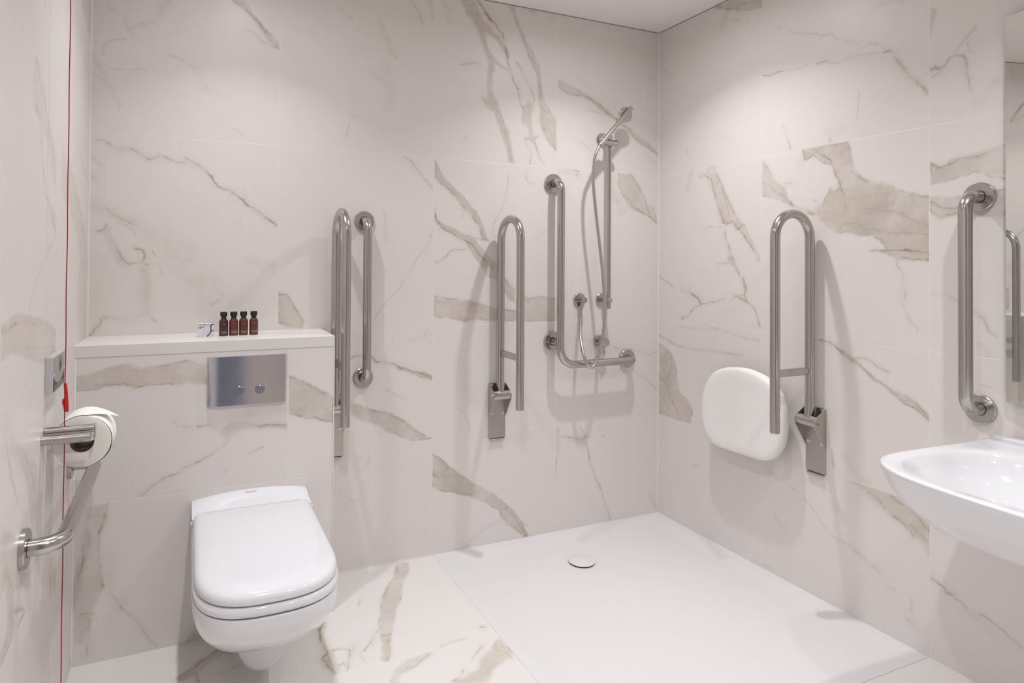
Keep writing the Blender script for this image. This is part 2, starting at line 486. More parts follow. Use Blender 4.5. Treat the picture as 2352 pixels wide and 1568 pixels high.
V('right', 1900, 1200, 4.26, '''
L .8 10 1010,530 1060,570 1120,620 1180,680 1220,700
H .6 24 1010,540 1100,600 1190,690
L .5 8 1200,690 1290,780 1360,840
H .35 30 1300,780 1450,950 1700,1130
L .5 7 1490,895 1560,930 1640,1000 1720,1060 1820,1150 1900,1230
L .25 4 1470,240 1560,290 1620,300
L .5 8 790,950 830,980 865,1030
L .3 4 830,740 828,880
L .4 5 600,625 650,655
''')
V('left', 0, 0, 1.96, '''
P .38 10 150,0 165,100 170,200 185,320 205,420 215,540 235,600 255,700 250,850 240,800 215,640 185,550 150,480 150,350 160,200
L .4 6 160,230 180,350 190,420 215,520 230,620 245,740
L .35 6 205,0 208,100 210,200
L .5 6 165,480 185,560 190,650 195,760 205,860 235,960 252,1040
P .4 8 205,870 225,930 252,960 252,1060 225,980
L .35 4 240,1095 215,1130 190,1200 165,1260 145,1340 130,1400
P .6 8 0,1465 40,1440 90,1410 140,1430 200,1440 248,1475 248,1568 0,1568
L .6 6 0,1480 20,1510 50,1465
P .35 6 260,500 280,600 290,700 310,800 325,920 300,920 270,830 262,700
P .42 6 305,680 340,820 380,1020 392,1180 388,1560 352,1560 350,1280 362,1170 345,1050 320,960
L .5 5 350,660 370,740 400,830
L .5 4 345,870 370,980 390,1130
L .3 4 265,90 290,260 300,420
P .5 8 362,0 412,0 412,180 395,130
''')
V('left', 0, 650, 2.24, '''
P .6 6 0,235 60,200 130,195 200,215 285,250 285,400 170,405 100,370 60,360 0,400
L .5 5 0,250 30,265 90,200
H .5 40 20,680 80,850 130,960 180,1050
L .4 6 30,820 60,1000 90,1130
L .4 6 130,880 170,1000 180,1180 200,1300
P .55 10 100,840 150,880 190,950 215,1100 215,1250 200,1500 180,1400 160,1200 130,1000
L .35 5 215,680 250,620 275,600
P .6 10 0,1250 60,1300 150,1400 160,1568 0,1568
L .5 6 30,1480 60,1560
H .6 60 250,1300 250,1400 220,1560
''')
V('left', 0, 1240, 4.78, '''
P .7 14 60,300 180,450 150,620 160,900 140,1050 30,1400 0,1400 0,1300 80,1000 80,700
P .6 14 420,150 600,150 700,250 740,500 600,550 560,500 470,490 400,430
L .6 8 140,780 200,770 260,760
L .6 8 270,790 200,950
L .6 8 120,800 140,950
L .6 10 550,400 555,600
''')
V('box', 160, 790, 2.037, '''
P .85 8 30,150 100,140 180,110 280,90 330,115 440,100 540,78 640,95 640,185 520,180 420,185 330,200 200,190 130,210 30,218
L .75 6 120,190 200,192 250,185 310,203 380,190 420,185 520,182
L .5 5 30,218 110,212 200,190
L .5 5 430,105 480,90 560,80
L .45 8 600,385 650,380
L .4 7 490,355 510,385 560,392
H .5 40 770,350 900,300 1010,290
P .6 10 700,420 760,370 850,375 950,375 1015,380 1015,395 930,390 800,400 740,450
L .6 6 760,368 840,370 890,382 1010,380
L .55 6 735,465 690,500 640,530 590,555 530,580 520,600 450,625 390,665 330,710
H .4 16 735,465 640,530 520,595 390,665 330,710
L .35 5 835,515 900,480
L .35 8 720,600 735,575
H .6 18 1015,50 1015,150
P .8 5 1027,145 1080,175 1150,200 1235,250 1235,365 1150,345 1080,335 1027,315
L .7 5 1027,150 1100,180 1160,215 1190,235
L .7 5 1027,318 1110,345 1160,350 1235,365
P .75 12 95,760 180,745 170,820 140,900 130,1000 160,1120 110,1230 60,1400 20,1400 10,1150 60,960 70,850
L .7 8 165,800 145,860 135,940 140,1060 155,1140
L .6 6 60,950 65,1010 40,1090
L .5 6 20,1280 60,1262 105,1258
L .5 8 95,1290 80,1400 85,1450
H .45 40 180,1000 200,1160 240,1230
L .5 6 200,1170 250,1240 310,1290 360,1370 410,1415
P .6 6 545,1395 580,1310 640,1290 680,1330 600,1380
L .5 8 70,30 110,60 130,20
''')
V('floor', 660, 1240, 3.675, '''
P .85 8 925,195 1030,180 1020,270 980,350 965,470 920,580 900,720 880,800 870,900 860,1020 800,1010 800,900 780,800 770,700 790,560 820,420 890,330
L .65 6 920,220 920,270
L .6 6 850,390 820,450 795,520 785,570
L .65 6 790,800 830,810 870,795
L .6 6 850,840 870,900 860,1020
L .6 8 760,760 720,840 650,935
H .6 26 740,800 690,900
L .35 8 620,490 600,560
P .9 14 300,670 330,700 310,760 340,860 380,930 400,1010 440,1080 430,1130 390,1140 350,1080 300,1050 320,950 300,880 260,800 270,740
L .85 12 305,680 270,760 280,830 310,910 345,950 300,1000 350,1060 400,1120
L .6 6 380,930 460,915 530,925 520,1010 510,1090
L .55 6 430,1060 480,1035 510,1100
H .5 30 570,870 530,1000
L .4 8 600,965 650,1010
P .65 10 1230,940 1180,990 1050,1080 960,1140 930,1205 880,1205 910,1080 970,1040 1080,985
L .5 6 1000,1090 1060,1080 1130,1020 1200,960
P .9 12 1780,830 1900,940 1900,970 1800,1050 1740,1100 1700,1205 1390,1205 1500,1160 1600,1090 1640,1000 1720,920
L .6 8 1640,890 1600,960 1560,1010
L .6 10 1400,1190 1470,1140 1480,1100
L .6 10 1625,735 1660,735
L .4 8 1300,900 1400,850 1500,840
L .4 8 1780,930 1850,950 1900,1000
''')
V('floor', 400, 1400, 3.92, '''
P .95 10 20,640 100,560 200,470 300,410 400,350 470,330 560,350 500,400 420,400 350,440 280,500 230,560 180,590 80,640
L .7 8 20,620 160,540 260,450 340,400 440,340
L .6 6 390,440 440,390 520,370
L .5 8 200,580 230,660
L .35 5 350,600 480,540 600,500
''')
V('floor', 1900, 1200, 4.26, '''
L .7 9 860,1380 940,1420 1030,1450 1090,1440
P .6 14 1000,1440 1120,1430 1240,1500 1200,1568 700,1568
''')
# ------------------------------------------------------------------ vein fields
rng = np.random.RandomState(5)
PERM = rng.rand(64, 64)
def vnoise(u, v):
    iu, iv = np.floor(u).astype(int), np.floor(v).astype(int); fu, fv = u-iu, v-iv
    fu = fu*fu*(3-2*fu); fv = fv*fv*(3-2*fv)
    g = lambda a, b_: PERM[a % 64, b_ % 64]
    return (g(iu, iv)*(1-fu)+g(iu+1, iv)*fu)*(1-fv)+(g(iu, iv+1)*(1-fu)+g(iu+1, iv+1)*fu)*fv - .5
def segdist(U, Vv, pts, closed=False):
    d = np.full(U.shape, 9.0)
    n = len(pts)
    for i in range(n if closed else n-1):
        a, b_ = pts[i], pts[(i+1) % n]; e = b_-a; L2 = max(e@e, 1e-12)
        t_ = np.clip(((U-a[0])*e[0]+(Vv-a[1])*e[1])/L2, 0, 1)
        d = np.minimum(d, np.hypot(U-a[0]-t_*e[0], Vv-a[1]-t_*e[1]))
    return d
def inside(U, Vv, pts):
    r = np.zeros(U.shape, bool); n = len(pts)
    for i in range(n):
        (x0, y0), (x1, y1) = pts[i], pts[(i+1) % n]
        if y0 == y1: continue
        c = (y0 > Vv) != (y1 > Vv)
        r ^= c & (U < (x1-x0)*(Vv-y0)/(y1-y0)+x0)
    return r
def unproject(surf, px, py):
    d = FW+RT*(px-PPX)/FPX-UP*(py-PPY)/FPX
    if surf == 'back': t_ = -CAM[1]/d[1]
    elif surf == 'box': t_ = (YB-CAM[1])/d[1]
    elif surf == 'right': t_ = -CAM[0]/d[0]
    elif surf == 'floor': t_ = -CAM[2]/d[2]
    else: t_ = (XL-CAM[0]-AL*CAM[1])/(d[0]+AL*d[1])
    p = CAM+t_*d
    return {'back': (p[0], p[2]), 'box': (p[0], p[2]), 'right': (p[1], p[2]), 'left': (p[1], p[2]), 'floor': (p[0], p[1])}[surf]
def fields(surf, U, Vv, us, vs):
    """U,V flat coordinates; us/vs: tile joints"""
    nu = vnoise(U*28+3, Vv*28+9)*.005+vnoise(U*80+1, Vv*80+5)*.0046+vnoise(U*170, Vv*170+7)*.0022
    nv = vnoise(U*28+31, Vv*28+17)*.005+vnoise(U*80+41, Vv*80+15)*.0046+vnoise(U*170+9, Vv*170+37)*.0022
    Wu, Wv = U+nu, Vv+nv
    br = vnoise(U*35+50, Vv*35+11)+.5*vnoise(U*90+50, Vv*90+11)
    band = np.zeros(U.shape); line = np.zeros(U.shape); haze = np.zeros(U.shape)
    ub = np.array([-99]+sorted(us)+[99]); vb = np.array([-99]+sorted(vs)+[99])
    for k, st, wd, pts in VEINS[surf]:
        q = np.array([unproject(surf, *p) for p in pts]); c = q.mean(0); w_ = wd*.001
        iu, iv = np.searchsorted(ub, c[0])-1, np.searchsorted(vb, c[1])-1
        m = .03+w_*1.5; lo, hi = q.min(0)-m, q.max(0)+m
        sel = np.where((U > max(lo[0], ub[iu])) & (U < min(hi[0], ub[iu+1])) & (Vv > max(lo[1], vb[iv])) & (Vv < min(hi[1], vb[iv+1])))[0]
        if len(sel) == 0: continue
        u_, v_ = Wu[sel], Wv[sel]
        if k == 'P':
            d = segdist(u_, v_, q, True); ins = inside(u_, v_, q); sd = np.where(ins, d, -d)
            f = np.clip(.5+sd/(w_*2), 0, 1); f = f*f*(3-2*f)*st
            band[sel] = np.maximum(band[sel], f)
            edge = .5*np.exp(-((sd-.0015)/.0023)**2)*np.clip(.35+2.2*br[sel], 0, 1)*st*np.clip(8*.001/w_, .2, 1)
            line[sel] = np.maximum(line[sel], edge)
        elif k == 'L':
            d = segdist(u_, v_, q)
            wv_ = w_*.30*(1+1.0*br[sel])
            f = np.exp(-(d/np.maximum(wv_, .0016))**2)*st*np.clip(.85+1.3*br[sel], .4, 1)
            line[sel] = np.maximum(line[sel], f)
            haze[sel] = np.maximum(haze[sel], .55*st*np.exp(-(d/(w_*1.8))**2))
        else:
            d = segdist(u_, v_, q)
            haze[sel] = np.maximum(haze[sel], st*np.exp(-(d/(w_*.55))**2)*np.clip(.9+.8*br[sel], .2, 1.2))
    return band, line, haze
def axis_coords(lo, hi, joints, fine, step, coarse=.12):
    """grid positions between lo and hi: `step` inside the interval `fine`, coarse elsewhere, doubled at the joints"""
    e = sorted({lo, hi, *[f for f in fine if lo < f < hi], *[j for j in joints if lo < j < hi]})
    out = []
    for a, b_ in zip(e[:-1], e[1:]):
        st = step if (a >= fine[0]-1e-6 and b_ <= fine[1]+1e-6) else coarse
        n = max(1, int(math.ceil((b_-a)/st))); aa = a+(.0004 if a in joints else 0); bb = b_-(.0004 if b_ in joints else 0)
        out += list(np.linspace(aa, bb, n+1))
    return np.array(sorted(set(np.round(out, 6))))
def vein_grid(name, surf, place, us, vs, ju, jv, material, flip=False, skip=None):
    UU, VV = np.meshgrid(us, vs); u, v = UU.ravel(), VV.ravel()
    co = place(u, v); nu_, nv_ = len(us), len(vs)
    i = np.arange(nu_-1)[None, :]+nu_*np.arange(nv_-1)[:, None]; i = i.ravel()
    q = np.stack([i, i+1, i+1+nu_, i+nu_], 1)
    if skip is not None:
        cu = (us[:-1]+us[1:])/2; cv = (vs[:-1]+vs[1:])/2; CU, CV = np.meshgrid(cu, cv); q = q[~skip(CU.ravel(), CV.ravel())]
    if flip: q = q[:, ::-1]
    me = bpy.data.meshes.new(name)
    me.vertices.add(len(co)); me.vertices.foreach_set('co', co.astype(np.float32).ravel())
    me.loops.add(q.size); me.loops.foreach_set('vertex_index', q.astype(np.int32).ravel())
    me.polygons.add(len(q)); me.polygons.foreach_set('loop_start', (np.arange(len(q))*4).astype(np.int32))
    me.update(calc_edges=True)
    for nm, f in zip(('band', 'line', 'haze'), fields(surf, u, v, ju, jv)):
        a = me.attributes.new(nm, 'FLOAT', 'POINT'); a.data.foreach_set('value', f.astype(np.float32))
    me.materials.append(material)
    o = bpy.data.objects.new(name, me); COL.objects.link(o); o['kind'] = 'structure'
    return o
st3 = lambda a, b_, c: np.stack([a, b_, c], 1)
o_ = lambda a: np.ones_like(a)
JZ = [zC, zB, zA]
m_back = marble('marble tile back', (X1, X2, X3), JZ, (0, 2))
m_right = marble('marble tile right', (Y1, Y2, Y3), (zC-.012, zB, zA), (1, 2))
m_left = marble('marble tile left', (-.545, -1.15, -1.76), JZ, (1, 2))
m_box = marble('marble tile boxing', (-1.8355,), (zC,), (0, 2))
m_floor = marble('marble tile floor', (FX, -.62), (FY, -1.22, -1.82, -2.42), (0, 1), base=(.80, .765, .74), rough=.35)
bx0 = -.0
vein_grid('wall_back', 'back', lambda u, v: st3(u, 0*u, v), axis_coords(XL-.01, 0, (X1, X2, X3), (-2.474, 0), .0033), axis_coords(0, H, JZ, (0, H), .0033), (X1, X2, X3), JZ, m_back)
JR = (zC-.012, zB, zA)
vein_grid('wall_right', 'right', lambda u, v: st3(0*u, u, v), axis_coords(YF, 0, (Y1, Y2, Y3), (-1.72, 0), .0033), axis_coords(0, H, JR, (0, H), .0033), (Y1, Y2, Y3), JR, m_right, flip=True)
vein_grid('wall_left', 'left', lambda u, v: st3(XL-u*AL, u, v), axis_coords(YF, 0, (-.545, -1.15), (-1.1, 0), .0045), axis_coords(0, H, JZ, (.2, 2.1), .0045), (-.545, -1.15), JZ, m_left)
vein_grid('floor', 'floor', lambda u, v: st3(u, v, 0*u), axis_coords(-2.52, .0, (FX, TX), (-2.5, TX), .0042), axis_coords(YF, 0, (FY, TY), (-1.05, 0), .0042), (FX,), (FY, -1.22), m_floor,
          skip=lambda u, v: (u > TX) & (v > TY))
# boxed-in cistern wall: front face with veins, then the return and the capping slab
vein_grid('wall_boxing', 'box', lambda u, v: st3(u, 0*u+YB, v), axis_coords(XL+.003, XB, (-1.8355,), (-3, 0), .0034), axis_coords(0, .936, (zC,), (0, 1), .0034), (-1.8355,), (zC,), m_box)
# ------------------------------------------------------------------ mesh helpers
def link(name, bm, m, parent=None, smooth=True, ang=35):
    me = bpy.data.meshes.new(name)
    bmesh.ops.recalc_face_normals(bm, faces=bm.faces[:]); bm.to_mesh(me); bm.free()
    for mm in (m if isinstance(m, (list, tuple)) else [m]): me.materials.append(mm)
    if smooth:
        me.shade_smooth(); me.set_sharp_from_angle(angle=math.radians(ang))
    o = bpy.data.objects.new(name, me); COL.objects.link(o)
    if parent: o.parent = parent
    return o
def box(bm, x0, x1, y0, y1, z0, z1, bev=0, seg=2, mi=0):
    r = bmesh.ops.create_cube(bm, size=1); vs = r['verts']
    bmesh.ops.scale(bm, vec=(abs(x1-x0), abs(y1-y0), abs(z1-z0)), verts=vs)
    bmesh.ops.translate(bm, vec=((x0+x1)/2, (y0+y1)/2, (z0+z1)/2), verts=vs)
    fs = {f for v in vs for f in v.link_faces}
    for f in fs: f.material_index = mi
    if bev:
        bmesh.ops.bevel(bm, geom=list({e for v in vs for e in v.link_edges}), offset=bev, segments=seg, affect='EDGES', profile=.5)
def fillet(pts, r, n=10):
    pts = [Vector(p) for p in pts]; out = [pts[0]]
    rs = r if isinstance(r, (list, tuple)) else [r]*(len(pts)-2)
    for i in range(1, len(pts)-1):
        a, b_, c = pts[i-1], pts[i], pts[i+1]; u, v = (a-b_).normalized(), (c-b_).normalized()
        ang = u.angle(v); rr = rs[i-1]; t_ = rr/math.tan(ang/2); bis = (u+v).normalized(); cen = b_+bis*(rr/math.sin(ang/2))
        p0, p1 = b_+u*t_, b_+v*t_; s0, s1 = (p0-cen), (p1-cen); tot = s0.angle(s1); axis = s0.cross(s1).normalized()
        for k in range(n+1): out.append(cen+Matrix.Rotation(tot*k/n, 3, axis) @ s0)
    out.append(pts[-1]); return out
def sweep(bm, pts, r, seg=20, mi=0, caps=True, sx=1, sy=1):
    pts = [Vector(p) for p in pts]; n = len(pts)
    rad = r if isinstance(r, (list, tuple)) else [r]*n
    tan = [(pts[min(i+1, n-1)]-pts[max(i-1, 0)]).normalized() for i in range(n)]
    up = Vector((0, 0, 1)) if abs(tan[0].z) < .9 else Vector((1, 0, 0))
    nrm = (up-tan[0]*up.dot(tan[0])).normalized(); rings = []
    for i in range(n):
        if i:
            q = tan[i-1].rotation_difference(tan[i]); nrm = (q @ nrm); nrm = (nrm-tan[i]*nrm.dot(tan[i])).normalized()
        bn = tan[i].cross(nrm)
        rings.append([bm.verts.new(pts[i]+(nrm*math.cos(2*PI*k/seg)*sx+bn*math.sin(2*PI*k/seg)*sy)*rad[i]) for k in range(seg)])
    for a, b_ in zip(rings[:-1], rings[1:]):
        for k in range(seg):
            f = bm.faces.new((a[k], a[(k+1) % seg], b_[(k+1) % seg], b_[k])); f.material_index = mi
    if caps:
        for rg in (rings[0], rings[-1]):
            f = bm.faces.new(rg); f.material_index = mi
def lathe(bm, prof, axis='z', org=(0, 0, 0), seg=32, mi=0):
    """prof: (radius, height) list; revolves about axis through org; height runs along +axis (for 'y' along -y)"""
    rings = []
    for r, h in prof:
        ring = []
        for k in range(seg if r > 1e-6 else 1):
            a = 2*PI*k/seg; c, s = r*math.cos(a), r*math.sin(a)
            p = {'z': (c, s, h), 'y': (c, -h, s), 'x': (-h, c, s)}[axis]
            ring.append(bm.verts.new(Vector(p)+Vector(org)))
        rings.append(ring)
    for a, b_ in zip(rings[:-1], rings[1:]):
        na, nb = len(a), len(b_)
        for k in range(seg):
            if na == 1 and nb == 1: continue
            if na == 1: f = bm.faces.new((a[0], b_[k], b_[(k+1) % nb]))
            elif nb == 1: f = bm.faces.new((a[k], a[(k+1) % na], b_[0]))
            else: f = bm.faces.new((a[k], a[(k+1) % na], b_[(k+1) % nb], b_[k]))
            f.material_index = mi
def prism(bm, pts2, lo, hi, plane='yz', mi=0):
    """extrude a closed 2-D outline between lo and hi"""
    mk = {'yz': lambda a, b_, h: (h, a, b_), 'xz': lambda a, b_, h: (a, h, b_), 'xy': lambda a, b_, h: (a, b_, h)}[plane]
    A = [bm.verts.new(mk(a, b_, lo)) for a, b_ in pts2]; B = [bm.verts.new(mk(a, b_, hi)) for a, b_ in pts2]; n = len(A)
    for f in [bm.faces.new(A), bm.faces.new(B[::-1])]+[bm.faces.new((A[k], B[k], B[(k+1) % n], A[(k+1) % n])) for k in range(n)]: f.material_index = mi
def loft(bm, rings, cap0=True, cap1=True, mi=0):
    R_ = [[bm.verts.new(p) for p in r] for r in rings]; n = len(R_[0])
    for a, b_ in zip(R_[:-1], R_[1:]):
        for k in range(n): bm.faces.new((a[k], a[(k+1) % n], b_[(k+1) % n], b_[k])).material_index = mi
    if cap0: bm.faces.new(R_[0]).material_index = mi
    if cap1: bm.faces.new(R_[-1]).material_index = mi
def hexhead(bm, org, r, h, axis='y', mi=0):
    lathe(bm, [(0, 0), (r*1.35, 0), (r*1.35, h*.25), (r, h*.25), (r, h*.9), (r*.85, h), (0, h)], axis, org, seg=6, mi=mi)
def empty(name, loc, label, cat, group=None, rz=0):
    o = bpy.data.objects.new(name, None); COL.objects.link(o); o.location = loc; o.rotation_euler = (0, 0, rz); o.empty_display_size = .05
    o['label'] = label; o['category'] = cat
    if group: o['group'] = group
    return o
def text_mesh(name, body, size, m, parent, mw, extrude=.0001, align='CENTER'):
    c = bpy.data.curves.new(name, 'FONT'); c.body = body; c.size = size; c.extrude = extrude; c.align_x = align; c.align_y = 'CENTER'; c.resolution_u = 3
    o = bpy.data.objects.new(name+'_tmp', c); COL.objects.link(o); bpy.context.view_layer.update()
    me = bpy.data.meshes.new_from_object(o.evaluated_get(bpy.context.evaluated_depsgraph_get())); bpy.data.objects.remove(o)
    me.materials.clear(); me.materials.append(m)
    t_ = bpy.data.objects.new(name, me); COL.objects.link(t_); t_.parent = parent; t_.matrix_local = mw
    return t_
# ------------------------------------------------------------------ rest of the room
def plain(name, co, m):
    bm = bmesh.new(); bm.faces.new([bm.verts.new(c) for c in co]); o = link(name, bm, m, smooth=False); o['kind'] = 'structure'; return o
XF = lx(YF)
bm = bmesh.new(); box(bm, XF-.1, .1, YF-.1, .1, H, H+.05); link('ceiling', bm, M['paint'], smooth=False)['kind'] = 'structure'
bm = bmesh.new()
DX0, DX1, DZ = -2.40, -1.54, 2.08
for a in ((XF, DX0, 0, H), (DX1, 0, 0, H), (DX0, DX1, DZ, H)): box(bm, a[0], a[1], YF-.08, YF, a[2], a[3])
link('wall_front', bm, M['frontwall'], smooth=False)['kind'] = 'structure'
bm = bmesh.new(); box(bm, DX0+.003, DX1-.003, YF-.06, YF-.02, .005, DZ-.003, .002)
d_ = link('door_1', bm, M['door']); d_['kind'] = 'structure'
bm = bmesh.new(); sweep(bm, fillet([(DX1-.07, YF-.02, 1.03), (DX1-.07, YF+.04, 1.03), (DX1-.2, YF+.04, 1.03)], .015, 5), .009, 12); link('door_handle', bm, M['steel'], d_)
# return of the boxing and its capping slab
bm = bmesh.new(); box(bm, XB-.01, XB-.0001, YB+.0006, 0, 0, .936); box(bm, XL+.002, XB-.01, YB+.002, YB+.012, .9, .936)
o = link('wall_return', bm, m_box, smooth=False); o['kind'] = 'structure'
m_cap = marble('marble capping', (-1.8355,), (), (0, 2), base=(.80, .76, .735))
bm = bmesh.new(); box(bm, XL+.001, XB+.001, YB-.001, -.0005, .9366, ZS, .0012, 2)
o = link('trim_1', bm, m_cap, smooth=False); o['kind'] = 'structure'
bm = bmesh.new(); box(bm, XL+.001, XB-.0005, YB+.0003, YB+.003, .9355, .938); link('trim_2', bm, M['joint'], smooth=False)['kind'] = 'structure'
# sealant beads in the corners, then the painted shadow gap at the ceiling
bm = bmesh.new()
prism(bm, [(0, 0), (-.0045, 0), (0, -.0045)], 0, H, 'xy'); link('trim_3', bm, M['silicone'], smooth=False)['kind'] = 'structure'
bm = bmesh.new(); prism(bm, [(XL, 0), (XL+.0045, 0), (XL, -.0045)], ZS, H, 'xy'); link('trim_4', bm, M['silicone'], smooth=False)['kind'] = 'structure'
bm = bmesh.new(); prism(bm, [(XL+.003, YB), (XL+.0075, YB), (XL+.003, YB-.0045)], 0, .936, 'xy'); link('trim_5', bm, M['silicone'], smooth=False)['kind'] = 'structure'
bm = bmesh.new(); prism(bm, [(XB, YB), (XB-.0028, YB-.0012), (XB+.0012, YB-.0012), (XB+.0012, YB+.0028)], 0, .936, 'xy'); link('trim_6', bm, M['silicone'], smooth=False)['kind'] = 'structure'
bm = bmesh.new(); box(bm, XB, TX, -.004, 0, 0, .004); link('trim_7', bm, M['silicone'], smooth=False)['kind'] = 'structure'
bm = bmesh.new(); box(bm, XL, 0, -.0012, 0, H-.0032, H); link('gap_shade_1', bm, M['joint'], smooth=False)['kind'] = 'structure'  # dark strip painted in as the shadow gap above the back wall
bm = bmesh.new(); box(bm, -.0012, 0, YF, -.0012, H-.0032, H); link('gap_shade_2', bm, M['joint'], smooth=False)['kind'] = 'structure'  # same painted shadow gap along the right wall
# ------------------------------------------------------------------ shower tray
t = empty('shower_tray', ((TX)/2, TY/2, 0), 'flush matt white square shower tray in the corner of the room', 'shower tray')
TC = Vector(((TX)/2, TY/2, 0)); DR = Vector((-.640, -.283, 0))
bm = bmesh.new(); N = 60; xs = np.linspace(TX-.0015, -.0005, N+1); ys = np.linspace(TY-.0015, -.0005, N+1); G = []
def tz(x, y):
    e = min(x-TX, -x, y-TY, -y)
    if e < .02: return .0012
    f = min(1, (e-.02)/.09); f = f*f*(3-2*f)
    return .0012-.009*f-.003*f*max(0, 1-math.hypot(x-DR.x, y-DR.y)/.5)
for y in ys: G.append([bm.verts.new((x-TC.x, y-TC.y, tz(x, y))) for x in xs])
for j in range(N):
    for i in range(N): bm.faces.new((G[j][i], G[j][i+1], G[j+1][i+1], G[j+1][i]))
ed = [e for e in bm.edges if e.is_boundary]; r = bmesh.ops.extrude_edge_only(bm, edges=ed)
vv = [v for v in r['geom'] if isinstance(v, bmesh.types.BMVert)]
for v in vv: v.co.z = -.03
link('tray', bm, M['tray'], t, ang=50)
bm = bmesh.new(); zt = tz(DR.x, DR.y)
lathe(bm, [(0, .004), (.052, .004), (.055, .0028), (.055, .0012)], 'z', (DR.x-TC.x, DR.y-TC.y, zt+.005), 48)
dc = link('drain_cover', bm, M['tray'], t)
bm = bmesh.new(); lathe(bm, [(.0525, .0002), (.0525, .0062), (0, .0062)], 'z', (DR.x-TC.x, DR.y-TC.y, zt), 48); link('drain_gap_shade', bm, M['dark'], dc)  # dark disc painted as the shade under the cover's edge
# ------------------------------------------------------------------ drop-down rails
def flange_bm(bm, org, axis, r=.041, th=.011, hole=.0):
    lathe(bm, [(0, 0), (r, 0), (r, th-.002), (r-.002, th), (.0195, th), (.0195, th-.003), (0, th-.003)], axis, org, 40)
PR = .0172
def dropdown(loc, rz, label, cat='support rail'):
    t = empty('folding_support_rail', loc, label, cat, 'folded-up support rails', rz)
    b = bmesh.new()      # folded bracket, local: wall plane y=0, room towards -y, z=0 at the plate's bottom
    hw = .0405
    box(b, -hw, hw, -.006, -.0005, 0, .245, .0015, 1)
    for s in (-1, 1):
        x0 = s*hw
        prism(b, [(-.001, .243), (-.006, .243), (-.052, .215), (-.062, .205), (-.0635, .190), (-.060, .178), (-.008, .098), (-.001, .090)], x0-.0015, x0+.0015)
    bk = link('wall_bracket', b, M['plate'], t, smooth=False)
    b = bmesh.new(); box(b, -hw+.008, hw-.005, -.014, -.001, -.006, -.001, .001, 1); link('plate_lip', b, M['plate'], bk)
    b = bmesh.new(); sweep(b, [(-hw+.002, -.042, .196), (hw-.002, -.042, .196)], .0205, 28); hb = link('hinge_barrel', b, M['steel'], t)
    for s in (-1, 1):
        b = bmesh.new(); lathe(b, [(0, 0), (.0078, 0), (.0078, .006), (.0045, .0062), (.0045, .0098), (0, .0098)], 'x', (0, -.042, .196), 6)
        for v in b.verts: v.co.x = s*(hw+.0012-v.co.x)
        link('hinge_bolt', b, M['steel'], hb, ang=25)
    for x, z in ((-.029, .236), (.029, .236), (-.027, .112), (.027, .112)):
        b = bmesh.new(); hexhead(b, (x, -.006, z), .0062, .006); link('bolt', b, M['zinc'], t, ang=25)
    b = bmesh.new(); zt_ = .962; yi, yo = -.034, -.2145; rr = (yi-yo)/2
    path = [(0, yi-.006, .205), (0, yi, .25)]+[(0, (yi+yo)/2+rr*math.cos(a), zt_-rr+rr*math.sin(a)) for a in np.linspace(0, PI, 25)]+[(0, yo, .170)]
    sweep(b, path, PR, 28); link('rail', b, M['steel'], t)
    b = bmesh.new(); box(b, -.0085, .0085, yo+.012, yi-.008, .367, .394, .004, 3); link('crossbar', b, M['steel'], t)
    b = bmesh.new(); sweep(b, [(0, yo, .1655), (0, yo, .1699)], PR-.0015, 24); link('end_cap', b, M['rubber'], t)
    b = bmesh.new(); lathe(b, [(0, .0), (.0015, 0), (.0015, .0015), (.0042, .0015), (.0042, 0)], 'y', (0, yo-PR+.0002, .381), 16); link('screw', b, M['plate'], t)
    return t
dropdown((-1.625, 0, .463), 0, 'steel folding support rail on the back wall, half hidden behind the boxed cistern wall')
dropdown((-.900, 0, .463), 0, 'steel folding support rail standing alone on the back wall between two fixed grab rails')
dropdown((0, -.876, .463), -PI/2, 'steel folding support rail on the right wall in front of the white shower seat')
# ------------------------------------------------------------------ fixed grab rails
def straight_rail(p0, p1, out, r, fr, label, name='grab_rail', cat='grab rail', group=None, bend=.045):
    """two wall flanges at p0,p1, tube standing off by vector `out`"""
    t = empty(name, p0, label, cat, group); P0, P1, O = Vector((0, 0, 0)), Vector(p1)-Vector(p0), Vector(out)
    b = bmesh.new(); sweep(b, fillet([P0+O*.04, P0+O, P1+O, P1+O*.04], bend, 12), r, 28); link('tube', b, M['steel'], t)
    ax = 'y' if abs(O.y) > abs(O.x) else 'x'
    for P in (P0, P1):
        b = bmesh.new()
        if ax == 'x' and O.x > 0:
            lathe(b, [(0, 0), (fr, 0), (fr, -.009), (fr-.002, -.011), (r+.0015, -.011), (r+.0015, -.008), (0, -.008)], 'x', P, 40)
        else: flange_bm(b, P, ax, fr)
        f = link('wall_flange', b, M['steel'], t)
        b = bmesh.new(); o2 = O.normalized(); sweep(b, [P+o2*.0081, P+o2*.0115], r+.0014, 28); link('collar_gap_shade', b, M['dark'], f)  # dark disc paints the shade between tube and flange
    return t
straight_rail((-1.506, -.0005, 1.402), (-1.506, -.0005, .770), (0, -.062, 0), .0172, .0405, 'short vertical steel grab rail on the back wall just right of the boxed cistern wall')
straight_rail((-.0005, -1.418, 1.443), (-.0005, -1.418, .815), (-.076, 0, 0), .0180, .0425, 'vertical steel grab rail on the right wall between the mirror and the folded support rail')
straight_rail((lx(-.957)+.0005, -.957, .640), (lx(-.36)+.0005, -.36, .640), (.070, 0, 0), .0172, .0405, 'horizontal steel grab rail low on the left wall under the toilet roll')
